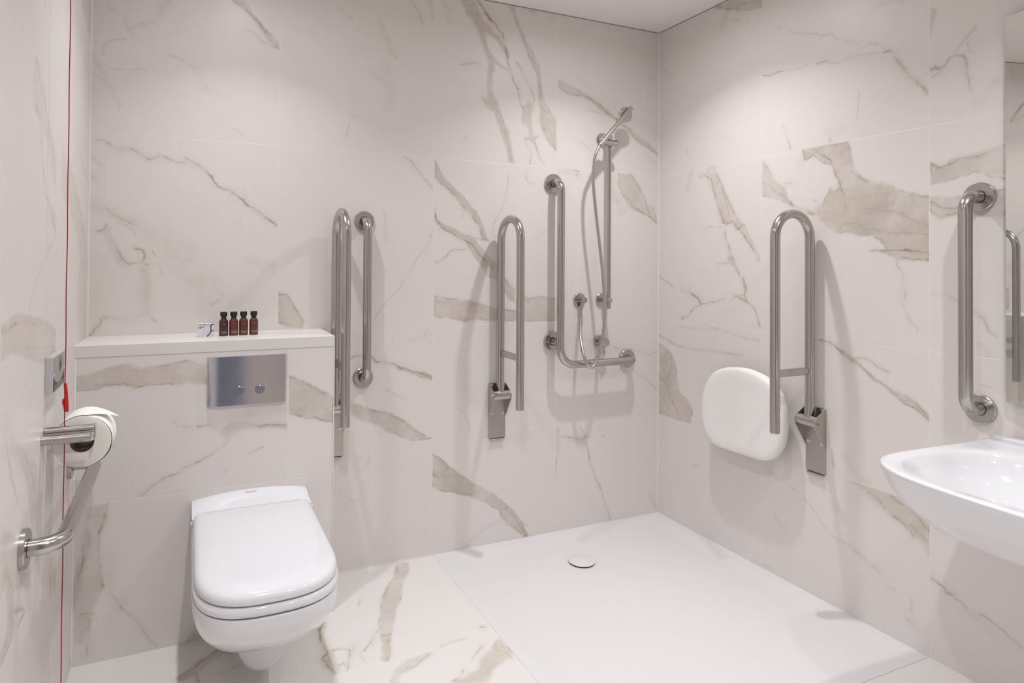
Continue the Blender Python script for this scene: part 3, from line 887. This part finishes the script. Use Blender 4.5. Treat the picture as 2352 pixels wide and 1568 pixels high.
# L-shaped rail in the shower
t = empty('shower_grab_rail', (-.6185, -.0005, 1.605), 'L-shaped steel grab rail on the back wall round the shower controls', 'grab rail')
A = Vector((-.6185, -.0005, 1.605)); b = bmesh.new()
pts = fillet([(-.6185, -.004, 1.605), (-.6185, -.075, 1.605), (-.6185, -.075, .777), (-.197, -.075, .777), (-.197, -.004, .777)], [.04, .075, .045], 12)
sweep(b, [Vector(p)-A for p in pts], .0176, 28); link('tube', b, M['steel'], t)
for x, z in ((-.6185, 1.605), (-.6185, .878), (-.197, .777)):
    b = bmesh.new(); flange_bm(b, (x-A.x, 0, z-A.z), 'y', .0445, .013); f = link('wall_flange', b, M['steel'], t)
    b = bmesh.new(); sweep(b, [(x-A.x, -.0098, z-A.z), (x-A.x, -.0133, z-A.z)], .0192, 28); link('collar_gap_shade', b, M['dark'], f)  # painted shade round the tube where it enters the flange
b = bmesh.new(); sweep(b, [(0, -.006, .878-A.z), (0, -.065, .878-A.z)], .0172, 24); link('stub', b, M['steel'], t)
b = bmesh.new(); sweep(b, [(0, -.0745, .942-A.z), (0, -.0745, .944-A.z)], .0179, 28); link('joint_ring', b, M['plate'], t)
# ------------------------------------------------------------------ shower rail, hand shower, hose, outlet, mixer
t = empty('shower_slide_rail', (-.345, 0, 1.064), 'thin vertical steel slide rail holding the hand shower on the back wall', 'shower rail')
A = Vector((-.345, 0, 1.064))
b = bmesh.new(); sweep(b, [(0, -.060, -.038), (0, -.060, .790)], .0098, 20); link('pole', b, M['steel'], t)
for dz in (0, .766):
    b = bmesh.new(); lathe(b, [(0, .0005), (.0315, .0005), (.0325, .002), (.0325, .0065), (.031, .008), (.0115, .008), (.0115, .072), (.0105, .0735), (0, .0735)], 'y', (0, 0, dz), 36); link('wall_mount', b, M['steel'], t)
b = bmesh.new(); sweep(b, [(-.068, -.088, .738), (.020, -.088, .738)], .0145, 24); sweep(b, [(.020, -.088, .738), (.027, -.088, .738)], [.0145, .011], 24)
sl = link('slider', b, M['steel'], t)
b = bmesh.new(); sweep(b, [(-.001, -.062, .722), (-.001, -.062, .754)], .0145, 20); link('slider_clamp', b, M['steel'], sl)
hs = empty('hand_shower', (-.430, -.118, 1.785), 'slim stick hand shower with round flat head leaning up to the right', 'shower head')
A = Vector((-.430, -.118, 1.785)); P0 = Vector((-.440, -.118, 1.778)); P1 = Vector((-.264, -.118, 1.968)); d = (P1-P0)
b = bmesh.new(); n_ = 12; sweep(b, [P0-A+d*(k/n_) for k in range(n_+1)], [.0105]+[.0108]*11+[.0108], 20); link('handle', b, M['chrome'], hs)
b = bmesh.new(); lathe(b, [(0, .012), (.034, .012), (.0362, .010), (.0362, .002), (.035, .0), (0, .0)], 'y', (-.284-A.x, -.0955-A.y, 1.937-A.z), 40); link('head', b, M['chrome'], hs)
b = bmesh.new(); P2 = P0+d*.25; sweep(b, [Vector((P2.x, P2.y+.0, P2.z))-A, Vector((P2.x+.0, P2.y+.025, P2.z-.0))-A], .008, 14); link('holder_pin', b, M['chrome'], hs)
ho = empty('shower_hose', (-.476, -.06, 1.03), 'flexible ribbed steel hose looping down from wall outlet to hand shower', 'hose')
def cr(P, n=14):
    P = [Vector(p) for p in P]; P = [P[0]*2-P[1]]+P+[P[-1]*2-P[-2]]; out = []
    for i in range(1, len(P)-2):
        for k in range(n):
            s = k/n; a, b_, c, d_ = P[i-1], P[i], P[i+1], P[i+2]
            out.append(.5*((2*b_)+(c-a)*s+(2*a-5*b_+4*c-d_)*s*s+(3*b_-a-3*c+d_)*s**3))
    out.append(P[-2]); return out
def at(px, py, y):
    d_ = FW+RT*(px-PPX)/FPX-UP*(py-PPY)/FPX; q = CAM+d_*((y-CAM[1])/d_[1]); return Vector(q)
hp = [at(*q) for q in ((1334.5, 709, -.0205), (1333, 735, -.023), (1333, 772, -.050), (1340, 812, -.098), (1349, 836, -.114), (1358, 843.5, -.116), (1367, 836, -.116), (1377, 806, -.117), (1385, 770, -.118), (1389, 725, -.118), (1388, 680, -.118), (1383.5, 620, -.118), (1377, 560, -.118), (1370, 500, -.118), (1364, 440, -.118), (1362.5, 395, -.118), (1366, 362, -.118), (1377, 334, -.118))]
A = Vector((-.476, -.06, 1.03)); cp = cr(hp); dense = []
for a, c in zip(cp[:-1], cp[1:]):
    L_ = (c-a).length; n_ = max(1, int(L_/.0012))
    dense += [a+(c-a)*(k/n_) for k in range(n_)]
dense.append(cp[-1])
b = bmesh.new(); sweep(b, [p-A for p in dense], [.0073+(.0002 if i % 3 else -.0002) for i in range(len(dense))], 12); link('hose', b, M['chrome'], ho, ang=80)
wo = empty('wall_outlet', (-.471, 0, 1.066), 'round steel hose outlet elbow on the back wall left of the slide rail', 'shower outlet')
b = bmesh.new(); lathe(b, [(0, .0005), (.031, .0005), (.032, .002), (.032, .0075), (.030, .009), (.0130, .009), (.0130, .029), (.0142, .0295), (.0142, .036), (.0115, .0365), (.0115, .041), (.0135, .0415), (.0135, .049), (.0125, .0505), (0, .0505)], 'y', (0, 0, 0), 36); link('body', b, M['steel'], wo)
b = bmesh.new(); lathe(b, [(0, -.008), (.0075, -.008), (.0075, -.034), (.0062, -.0345), (.0062, -.044), (0, -.044)], 'z', (0, -.0205, 0), 20); link('nipple', b, M['steel'], wo)
mx = empty('shower_mixer', (-.3565, 0, .866), 'round steel single-lever shower mixer on the back wall under the slide rail', 'shower mixer')
b = bmesh.new(); lathe(b, [(0, .0005), (.031, .0005), (.032, .002), (.032, .0075), (.030, .009), (.021, .009), (.021, .022)], 'y', (0, 0, 0), 40); link('wall_plate', b, M['steel'], mx)
b = bmesh.new(); lathe(b, [(0, .022), (.0215, .022), (.0225, .024), (.0225, .052), (.0213, .054), (0, .054)], 'y', (0, 0, 0), 40); kn = link('knob', b, M['steel'], mx)
b = bmesh.new(); sweep(b, [(-.002, -.045, -.020), (-.002, -.047, -.055)], .0036, 12); link('lever', b, M['steel'], kn)
# ------------------------------------------------------------------ folding shower seat
ss = empty('shower_bench', (0, -.59, .50), 'white rounded folding shower seat tipped up against the right wall', 'shower seat')
op = [(1609.7, 934.8), (1612, 904), (1622.5, 873.6), (1636.5, 855.7), (1657, 845.5), (1682.4, 843.7), (1713, 848), (1743.7, 860.8), (1764, 874.8), (1778, 891), (1790, 914), (1797, 942), (1799, 973), (1797.3, 1003.7), (1791, 1029), (1776.8, 1049.6), (1759, 1058), (1738.6, 1056), (1713, 1048), (1674.8, 1035.6), (1644, 1024), (1629, 1011), (1616, 988), (1610.5, 962.9)]
ol = []
for px, py in op:
    d_ = FW+RT*(px-PPX)/FPX-UP*(py-PPY)/FPX; q = CAM+d_*((-.088-CAM[0])/d_[0]); ol.append((q[1]+.59, q[2]-.5))
oc = [(v.x, v.y) for v in [Vector((a, b_, 0)) for a, b_ in ol]]
sm = [(v.x, v.y) for v in cr([Vector((a, b_, 0)) for a, b_ in ol+[ol[0]]], 4)][:-1]
cy_, cz_ = sum(a for a, _ in sm)/len(sm), sum(b_ for _, b_ in sm)/len(sm)
def sring(x, k, dz=0): return [(x, cy_+(a-cy_)*k, cz_+(b_-cz_)*k+dz) for a, b_ in sm]
b = bmesh.new()
loft(b, [sring(-.050, .80), sring(-.050, .95), sring(-.054, .985), sring(-.062, 1.0), sring(-.072, 1.002), sring(-.082, .995), sring(-.088, .978), sring(-.0915, .95), sring(-.0935, .90), sring(-.0925, .75), sring(-.0905, .5), sring(-.090, .2)])
link('seat', b, M['seat'], ss, ang=60)
b = bmesh.new(); box(b, -.052, -.0005, -.075, .065, .005, .115, .006, 3); link('hinge_block', b, M['seat'], ss)
b = bmesh.new(); sweep(b, [(-.040, -.12, .03), (-.040, .11, .03)], .010, 16); link('hinge_pin', b, M['steel'], ss)
# ------------------------------------------------------------------ wash basin
SY = -1.805
half = [(0, .345), (-.16, .348), (-.30, .358), (-.43, .362), (-.485, .358), (-.525, .345), (-.556, .322), (-.580, .295), (-.602, .258), (-.618, .210), (-.628, .150), (-.634, .08), (-.637, 0)]
hc = [(v.x, v.y) for v in cr([Vector((a, b_, 0)) for a, b_ in half], 4)]
full = hc+[(a, -b_) for a, b_ in hc[-2::-1]]+[(0, y) for y in np.linspace(-.345, .345, 22)[1:-1]]
wb = empty('wash_basin', (0, SY, .742), 'white ceramic wash basin fixed to the right wall under the mirror', 'wash basin')
def brng(k, z, cx=-.33, kx=None, minx=None):
    kx = k if kx is None else kx
    out = []
    for a, c in full:
        x = cx+(a-cx)*kx
        if minx is not None: x = min(x, minx)
        out.append((x, c*k, z))
    return out
b = bmesh.new()
def orng(k, z, sx=1.0): return [(a*sx, c*k, z) for a, c in full]      # keeps the back edge on the wall
def irng(k, z, mixo=0.0):
    out = []
    for a, c in full:
        th = math.atan2(c/.33, (a+.368)/.218); cx, sy = math.cos(th), math.sin(th); q = (abs(cx)**3.4+abs(sy)**3.4)**(-1/3.4)
        x, y = -.368+.218*q*cx*k, .330*q*sy*k
        out.append((x*(1-mixo)+a*mixo, y*(1-mixo)+c*mixo, z))
    return out
loft(b, [orng(.30, -.200, .42), orng(.50, -.190, .60), orng(.68, -.165, .76), orng(.82, -.130, .87), orng(.915, -.092, .93), orng(.962, -.062, .962), orng(.985, -.040, .980), orng(.996, -.016, .993), orng(1, -.004, 1), orng(.997, -.0005, .998), orng(.990, .001, .993), orng(.97, .001, .975),
         irng(1.0, -.0002, .45), irng(1.0, -.0012), irng(.985, -.003), irng(.965, -.009), irng(.94, -.022), irng(.88, -.048), irng(.78, -.076), irng(.64, -.100), irng(.45, -.118), irng(.25, -.127), irng(.08, -.129)])
link('basin', b, M['ceramic'], wb, ang=70)
b = bmesh.new(); box(b, -.050, -.0005, -.335, .335, -.004, .012, .005, 3); link('upstand', b, M['ceramic'], wb)
b = bmesh.new(); lathe(b, [(0, 0), (.026, 0), (.030, .002), (.030, .004), (.022, .005), (0, .003)], 'z', (-.368, 0, -.1295), 32); link('waste_fitting', b, M['chrome'], wb)
# ------------------------------------------------------------------ mirror
mi_ = empty('mirror', (0, -1.491, .85), 'tall frameless wall mirror above the wash basin', 'mirror')
MA = math.radians(6.85)
b = bmesh.new(); box(b, -.005, .0, -.61, 0, .001, 1.104, .0012, 1); bmesh.ops.rotate(b, cent=(0, 0, 0), matrix=Matrix.Rotation(-MA, 3, 'Z'), verts=b.verts); bmesh.ops.translate(b, vec=(-.016, 0, 0), verts=b.verts); mm = link('glass', b, [M['mirroredge'], M['mirror']], mi_, smooth=False)
for p in mm.data.polygons:
    if p.normal.x < -.98: p.material_index = 1
b = bmesh.new(); prism(b, [(-.0005, -.02), (-.0005, -.58), (-.0145-.58*math.tan(MA), -.58), (-.0145-.02*math.tan(MA), -.02)], .03, 1.075, 'xy'); link('backing', b, M['mirroredge'], mi_)
# ------------------------------------------------------------------ flush plate
fp = empty('flush_plate', (-1.971, YB, .839), 'brushed steel dual flush plate on the boxed cistern wall above the toilet', 'flush plate')
b = bmesh.new(); wdt, hgt = .124, .081; prof = []
for k in range(13): a = PI/2*k/12; prof.append((-wdt+.030*(1-math.sin(a)) if False else -wdt+.055*(1-math.cos(a)), .0045+.009*math.sin(a)))
prof += [(wdt-.003, .0135), (wdt, .0125), (wdt, 0)]; prof = [(-wdt, 0)]+prof
A_ = [b.verts.new((x, -y, -hgt)) for x, y in prof]; B_ = [b.verts.new((x, -y, hgt)) for x, y in prof]
for k in range(len(prof)-1): b.faces.new((A_[k], A_[k+1], B_[k+1], B_[k]))
b.faces.new(A_); b.faces.new(B_[::-1])
link('plate', b, M['flush'], fp, ang=40)
for x, nm in ((-.0255, 'full'), (.0405, 'half')):
    b = bmesh.new(); lathe(b, [(.0152, .0), (.0152, .0005), (0, .0005)], 'y', (x, -.0134, -.0325), 36); r_ = link('button_gap_shade', b, M['dark'], fp)  # dark disc paints the shaded ring round each button
    b = bmesh.new(); lathe(b, [(0, .0022), (.0132, .0022), (.0140, .0014), (.0140, 0)], 'y', (x, -.0136, -.0325), 36); link('flush_button', b, M['flush'], fp)
# ------------------------------------------------------------------ toilet
TXc = -1.957
wc = empty('toilet', (TXc, YB, 0), 'white wall-hung toilet with closed lid in front of the boxed wall', 'toilet')
def U(front, w_, back, pw=2.7, curve=.20, n=22, rb=.02):
    """plan outline of pan, seat and lid, local y runs forward negative; list of (x,y) counter-clockwise"""
    pts = []
    y0 = front+curve
    for k in range(n+1):
        a = PI*k/n; c, s = math.cos(a), math.sin(a)
        pts.append((w_*math.copysign(abs(c)**(2/pw), c), y0-curve*abs(s)**(2/pw)))
    # back edge: from (-w) up to back, rounded corners, to (+w)
    bl = []
    for k in range(5): a = PI+(-PI/2)*k/4; bl.append((-w_+rb+rb*math.cos(a), back-rb+rb*math.sin(a)))
    for k in range(5): a = PI/2-(PI/2)*k/4; bl.append((w_-rb+rb*math.cos(a), back-rb+rb*math.sin(a)))
    m1 = [(-w_, y0+(back-rb-y0)*s) for s in (.25, .5, .75)]; m2 = [(w_, y0+(back-rb-y0)*s) for s in (.75, .5, .25)]
    return pts+m1+bl+m2
yo_ = -YB    # world->local shift
def ringz(o, z): return [(x, y, z) for x, y in o]
# pan body as cross sections along y
b = bmesh.new(); ysec = list(np.linspace(0, -.47, 14))+[-.47-.219*math.sin(PI/2*k/14) for k in range(1, 15)]
def zbot(y):
    return float(np.interp(-y, [0, .2, .30, .38, .45, .52, .58, .62, .655, .675, .689], [.10, .105, .125, .155, .19, .225, .258, .286, .318, .350, .392]))
RZ = .394; secs = []
for y in ysec:
    w_ = .183 if y > -.47 else .183*max(1e-3, 1-(min(1, (-y-.47)/.2195))**2.7)**(1/2.7)
    zb = zbot(y); n = 28; s = []
    for k in range(n+1):
        a = PI*k/n; c, sn = math.cos(a), math.sin(a)
        s.append((w_*math.copysign(abs(c)**(2/2.5), c), y, RZ-(RZ-zb)*abs(sn)**(2/2.5)))
    secs.append(s)
R_ = [[b.verts.new(p) for p in s] for s in secs]
for a, c in zip(R_[:-1], R_[1:]):
    for k in range(len(a)-1): b.faces.new((a[k], a[k+1], c[k+1], c[k]))
    b.faces.new((a[-1], a[0], c[0], c[-1]))
b.faces.new(R_[0]); b.faces.new(R_[-1])
bmesh.ops.remove_doubles(b, verts=b.verts, dist=.0004)
# trap bulge under the pan
rg = []
for y, w_, zt_, zb in ((0, .072, .2, .055), (-.22, .072, .2, .055), (-.315, .070, .2, .058), (-.355, .060, .2, .068), (-.378, .040, .2, .090), (-.384, .014, .2, .115)):
    rg.append([(.010+w_*math.cos(a), y, (zt_+zb)/2+(zt_-zb)/2*math.sin(a)) for a in np.linspace(0, 2*PI, 25)[:-1]])
loft(b, rg)
# raised ceramic deck behind the lid
nx, ny = 24, 10; G = []
def deck(x, y):
    t_ = -y/.13; arch = .017*(1-(abs(x)/.182)**2.2)
    z = .459+arch
    f = min(1, max(0, (t_-.06)/.75)); f = f*f*(3-2*f)
    z2 = .446-.010*max(0, 1-(abs(x)/.13)**2)*math.exp(-((t_-.72)/.2)**2)
    return z*(1-f)+z2*f
xs_ = np.linspace(-.181, .181, nx+1)
for j in range(ny+1):
    y = -.0005-.13*j/ny; G.append([b.verts.new((x, y, deck(x, y) if 0 < i < nx and 0 < j else deck(x, y)-.003)) for i, x in enumerate(xs_)])
for j in range(ny):
    for i in range(nx): b.faces.new((G[j][i], G[j][i+1], G[j+1][i+1], G[j+1][i]))
def skirt(row, z=.385):
    lo = [b.verts.new((v.co.x*.995, v.co.y, z)) for v in row]
    for k in range(len(row)-1): b.faces.new((row[k], row[k+1], lo[k+1], lo[k]))
skirt(G[0]); skirt(G[-1]); skirt([g[0] for g in G]); skirt([g[-1] for g in G])
link('pan', b, M['ceramic'], wc, ang=50)
b = bmesh.new(); F0 = -.685
loft(b, [ringz(U(F0+.006, .174, -.10), .3955), ringz(U(F0, .1805, -.095), .399), ringz(U(F0-.001, .1815, -.095), .408), ringz(U(F0+.001, .180, -.095), .416), ringz(U(F0+.006, .174, -.10), .4195)])
link('seat', b, M['duro'], wc, ang=55)
b = bmesh.new(); F1 = -.681
loft(b, [ringz(U(F1+.006, .170, -.098), .4225), ringz(U(F1, .1765, -.096), .425), ringz(U(F1-.001, .178, -.095), .431), ringz(U(F1+.001, .177, -.095), .440), ringz(U(F1+.007, .171, -.098), .447), ringz(U(F1+.018, .160, -.104), .4515), ringz(U(F1+.06, .125, -.14), .4545), ringz(U(F1+.15, .07, -.22, curve=.12), .456), ringz(U(F1+.25, .02, -.30, curve=.04), .4562)])
link('lid', b, M['duro'], wc, ang=55)
b = bmesh.new(); b2 = U(F1+.012, .166, -.11)
loft(b, [ringz(b2, .4185), ringz(b2, .4235)]); link('lid_gap_shade', b, M['dark'], wc)  # dark slab painted as the shade between lid and seat
b = bmesh.new(); b2 = U(F0+.010, .168, -.11); loft(b, [ringz(b2, .392), ringz(b2, .3965)]); link('seat_gap_shade', b, M['dark'], wc)  # dark slab painted as the shade between seat and pan
for s in (-1, 1):
    b = bmesh.new(); sweep(b, [(s*.180, -.125, .428), (s*.184, -.125, .428)], .008, 16); link('hinge_cap', b, M['duro'], wc)
sl_ = math.atan2(deck(0, -.045)-deck(0, -.020), -.025)
mw = Matrix.Translation((.0, -.032, deck(0, -.032)+.0006)) @ Matrix.Rotation(math.atan2(deck(0, -.02)-deck(0, -.045), .025), 4, 'X')
text_mesh('logo', 'DURAVIT', .0085, M['logo'], wc, mw)
# ------------------------------------------------------------------ toilet roll holder and roll
RC = Vector((-2.392, -.70, .787)); RR = .0635
rh = empty('toilet_roll_holder', (lx(-.75), -.75, .815), 'double steel post toilet roll holder on the left wall', 'toilet roll holder')
A = Vector((lx(-.75), -.75, .815))
b = bmesh.new(); sweep(b, [(.001, -.016, -.002), (.100, -.016, -.002)], .0112, 24); link('front_arm', b, M['steel'], rh)
b = bmesh.new(); sweep(b, [(.001, .014, .012), (.1045, .014, .012)], .0100, 24); ra = link('rear_arm', b, M['steel'], rh)
b = bmesh.new(); box(b, .104, .107, .004, .024, -.012, .022, .001, 1); link('end_plate', b, M['steel'], ra)
b = bmesh.new(); sweep(b, [(RC.x-A.x, .014, .003), (RC.x-A.x, .155, .003)], .0085, 16); link('spindle', b, M['steel'], rh)
tr = empty('toilet_roll', RC, 'white toilet roll with folded pointed end sheet hanging on the left wall', 'toilet roll')
b = bmesh.new()
prof = [(.0265, 0), (RR-.002, 0), (RR, -.0015), (RR, -.0985), (RR-.002, -.1), (.0265, -.1)]
lathe(b, prof[:2], 'y', (0, 0, 0), 64, 1); lathe(b, prof[1:5], 'y', (0, 0, 0), 64, 0); lathe(b, prof[4:], 'y', (0, 0, 0), 64, 1)
bmesh.ops.remove_doubles(b, verts=b.verts, dist=1e-5); link('roll', b, [M['paper'], M['paperend']], tr, ang=50)
b = bmesh.new(); lathe(b, [(.0267, 0), (.0267, -.1), (.0257, -.1), (.0257, 0), (.0267, 0)], 'y', (0, 0, 0), 48); link('core', b, M['card'], tr)
# outer sheet: hugs the roll over the top and leaves it as a folded triangle
b = bmesh.new(); W0, W1 = .0005, .0995; rows = []
for k in range(19):
    a = math.radians(205-125*k/18); r_ = RR+.0002+.0009*min(1, k/4)+.0012*max(0, (k-9)/9)
    rows.append([(r_*math.cos(a), W0, r_*math.sin(a)), (r_*math.cos(a), W1, r_*math.sin(a))])
a0 = Vector(rows[-1][0]); 
for k in range(1, 13):
    s = k/12; x = a0.x+.064*s; z = a0.z-.006*s-.016*s*s; c = (W0+W1)/2+.01*s; hw_ = (W1-W0)/2*(1-s)+.0008
    rows.append([(x, c-hw_, z), (x, c+hw_, z)])
Rv = [[b.verts.new(p) for p in r] for r in rows]
for p, q in zip(Rv[:-1], Rv[1:]): b.faces.new((p[0], p[1], q[1], q[0]))
link('end_sheet', b, M['paper'], tr, ang=80)
b = bmesh.new(); rows = []
for k in range(25):
    a = math.radians(62-175*k/24); r_ = RR+.0004+.0022*math.sin(PI*k/24)
    rows.append([(r_*math.cos(a), .0005, r_*math.sin(a)), (r_*math.cos(a), .026, r_*math.sin(a)), (r_*.985*math.cos(a), .040, r_*.985*math.sin(a)), (r_*.975*math.cos(a), .060, r_*.975*math.sin(a)), (r_*1.0*math.cos(a), .072, r_*1.0*math.sin(a)), (r_*math.cos(a), .0995, r_*math.sin(a))])
Rv = [[b.verts.new(p) for p in r] for r in rows]
for p, q in zip(Rv[:-1], Rv[1:]):
    for k in range(5): b.faces.new((p[k], p[k+1], q[k+1], q[k]))
link('loose_sheet', b, M['paper'], tr, ang=80)
# ------------------------------------------------------------------ pull cord
pc = empty('pull_cord', (-2.4265, -.722, 2.4), 'red emergency pull cord hanging from the ceiling past the toilet roll', 'pull cord')
b = bmesh.new(); sweep(b, [(0+.0005*math.sin(k*.9), .0004*math.cos(k*.7), -2.25*k/60) for k in range(61)], .0012, 8); link('cord', b, M['redcord'], pc)
b = bmesh.new(); lathe(b, [(0, 0), (.028, 0), (.028, -.018), (.024, -.022), (.004, -.024), (0, -.024)], 'z', (0, 0, 0), 32); link('ceiling_rose', b, M['white'], pc)
ph = [(0, 0, 0), (.0005, 0, -.004), (.002, 0, -.02), (.0035, 0, -.05), (.0045, 0, -.066), (.0046, 0, -.070)]
b = bmesh.new(); sweep(b, [(x, y, z+(.938-2.4)) for x, y, z in ph], [.0030, .0034, .0040, .0046, .0046, .0028], 16)
sweep(b, [(-.003, 0, .900-2.4), (-.0035, 0, .886-2.4)], .0022, 10); sweep(b, [(-.0022, 0, .886-2.4), (-.001, 0, .872-2.4)], [.0018, .001], 8); link('handle', b, M['red'], pc)
# ------------------------------------------------------------------ alarm reset unit on the left wall
al = empty('alarm_unit', (lx(-.66), -.66, .96), 'pale grey wall alarm box with curved face panel above the toilet roll', 'alarm box')
b = bmesh.new(); box(b, .0005, .0175, -.078, .072, -.043, .043, .0015, 2); link('case', b, M['greybody'], al, smooth=False)
def face(pts, x, nm, m, parent, th=.0006):
    b = bmesh.new(); prism(b, pts, x, x+th); return link(nm, b, m, parent, smooth=False)
arc = [(-.075+.145*k/16, -.004-.018*math.sin(PI*k/16)**.8) for k in range(17)]
fpn = face([(-.075, .040), (-.075, -.004)]+arc[1:-1]+[(.070, -.004), (.070, .040)], .0175, 'face_panel', M['greyface'], al)
arc2 = [(y, z-.003) for y, z in arc]
pn = face([(.070, -.0405), (.070, -.007)]+arc2[1:-1][::-1]+[(-.075, -.007), (-.075, -.0405)], .0175, 'text_panel', M['panel'], al)
for i_, (ya, yb_) in enumerate(((-.03, .03), (-.06, .058), (-.06, .058))):
    z = -.026-.0055*i_; face([(ya, z), (yb_, z), (yb_, z+.0016), (ya, z+.0016)], .0182, 'text_line', M['print'], pn, .0002)
b = bmesh.new(); lathe(b, [(.017, 0), (.019, 0), (.019, -.0004), (.017, -.0004), (.017, 0)], 'x', (.0182, .01, .017), 32)
sweep(b, [(.0184, .010, .026), (.0184, .010, .016), (.0184, .018, .014), (.0184, .020, .008)], .0009, 6); lathe(b, [(.006, 0), (.0075, 0), (.0075, -.0004), (.006, -.0004), (.006, 0)], 'x', (.0182, .008, .011), 20)
link('symbol', b, M['panel'], fpn)
for y in (-.066, .062):
    b = bmesh.new(); lathe(b, [(0, -.0012), (.0022, -.0012), (.003, 0)], 'x', (.018, y, -.001), 14); link('indicator', b, M['white'], al)
# ------------------------------------------------------------------ bottles and soap on the shelf
def bottle(loc, label, top, words, amb, rz=0):
    t = empty('toiletry_bottle', loc, label, 'bottle', 'small amber bottles on the cistern shelf', rz)
    b = bmesh.new(); lathe(b, [(0, .001), (.013, .0), (.0150, .0015), (.0152, .004), (.0152, .048), (.0145, .053), (.012, .0575), (.0085, .060), (.0075, .062), (.0075, .065), (0, .065)], 'z', (0, 0, 0), 32); link('bottle_body', b, amb, t, ang=40)
    b = bmesh.new(); lathe(b, [(0, .0595), (.0085, .0595), (.0087, .066), (.0118, .0705), (.0118, .0825), (.0112, .0835), (0, .0835)], 'z', (0, 0, 0), 32); link('cap', b, M['cap'], t, ang=30)
    b = bmesh.new()
    def curved(z, wd_, n=10, h=.0009):
        r0 = .01535; A0 = [];
        for k in range(n+1):
            a = -PI/2+(k/n-.5)*wd_/r0; A0.append([b.verts.new((r0*math.cos(a), r0*math.sin(a), z)), b.verts.new((r0*math.cos(a), r0*math.sin(a), z+h))])
        for p, q in zip(A0[:-1], A0[1:]): b.faces.new((p[0], q[0], q[1], p[1]))
    curved(.0112, .0200); link('small_print', b, M['print'], t, smooth=False)
    b = bmesh.new(); curved(.0415, top, h=.0012); link('top_print', b, M['print'], t, smooth=False)
    # product word, bent round the bottle
    me = text_mesh('wording', words, .0034, M['print'], t, Matrix.Rotation(PI/2, 4, 'X') @ Matrix.Identity(4), .00005)
    me.matrix_local = Matrix.Identity(4)
    for v in me.data.vertices:
        a = -PI/2+v.co.x/.0155; rr_ = .0155+v.co.z; z = v.co.y+.0150; v.co = (rr_*math.cos(a), rr_*math.sin(a), z)
    return t
A1 = mat('dark amber glass', (.055, .016, .013), .06, 0, Coat_Weight=.5); A2 = mat('red amber glass', (.115, .028, .015), .06, 0, Coat_Weight=.5); A3 = mat('brown amber glass', (.095, .026, .017), .06, 0, Coat_Weight=.5)
faz = math.atan2(CAM[0]+1.98, -CAM[1]-.13)*-1
for i_, (x, y, wd_, am, nm) in enumerate(((-2.0405, -.133, 'SHAMPOO', A1, 'darkest small brown bottle with black cap, next to the printed soap box'), (-2.007, -.131, 'CONDITIONER', A2, 'second small brown bottle with black cap counted from the soap box'),
                           (-1.974, -.129, 'SHOWER GEL', A3, 'third small brown bottle with black cap counted from the soap box'), (-1.939, -.128, 'BODY LOTION', A2, 'small brown bottle with black cap, farthest from the soap box'))):
    bottle((x, y, ZS), nm, .0065, wd_, am, faz)
sb = empty('soap_box', (-2.098, -.150, ZS), 'small square white soap box printed with dark branches on the shelf', 'soap box', rz=-.06)
b = bmesh.new(); box(b, -.026, .026, -.010, .010, 0, .047, .001, 1); sbx = link('carton', b, M['soap'], sb)
b = bmesh.new()
def stroke(pts, wd_, y=-.0102):
    P = [Vector((x-.026, y, z)) for x, z in pts]
    for i in range(len(P)-1):
        a, c = P[i], P[i+1]; n_ = Vector((-(c.z-a.z), 0, c.x-a.x)).normalized()*wd_/2
        b.faces.new([b.verts.new(q) for q in (a-n_, c-n_, c+n_, a+n_)])
stroke([(.029, .003), (.036, .008), (.040, .015), (.043, .022), (.042, .032), (.041, .042)], .0048)
stroke([(.041, .041), (.050, .045)], .005); stroke([(.043, .021), (.051, .023)], .004)
stroke([(.001, .032), (.005, .034), (.009, .031), (.012, .034), (.018, .033)], .0022); stroke([(.008, .031), (.009, .040)], .0014); stroke([(.017, .033), (.020, .040)], .0014)
stroke([(.002, .042), (.008, .044), (.014, .041), (.020, .045), (.028, .041), (.036, .044)], .0016)
link('branch_print', b, M['branch'], sbx, smooth=False)
b = bmesh.new(); stroke([(.012, .002), (.018, .016), (.023, .030)], .0007, -.01025); stroke([(.030, .022), (.038, .010), (.045, .006)], .0007, -.01025); stroke([(.028, .010), (.033, .020), (.036, .032)], .0006, -.01025); stroke([(.044, .010), (.050, .004)], .0008, -.01025)
link('blossom_print', b, M['blossom'], sbx, smooth=False)
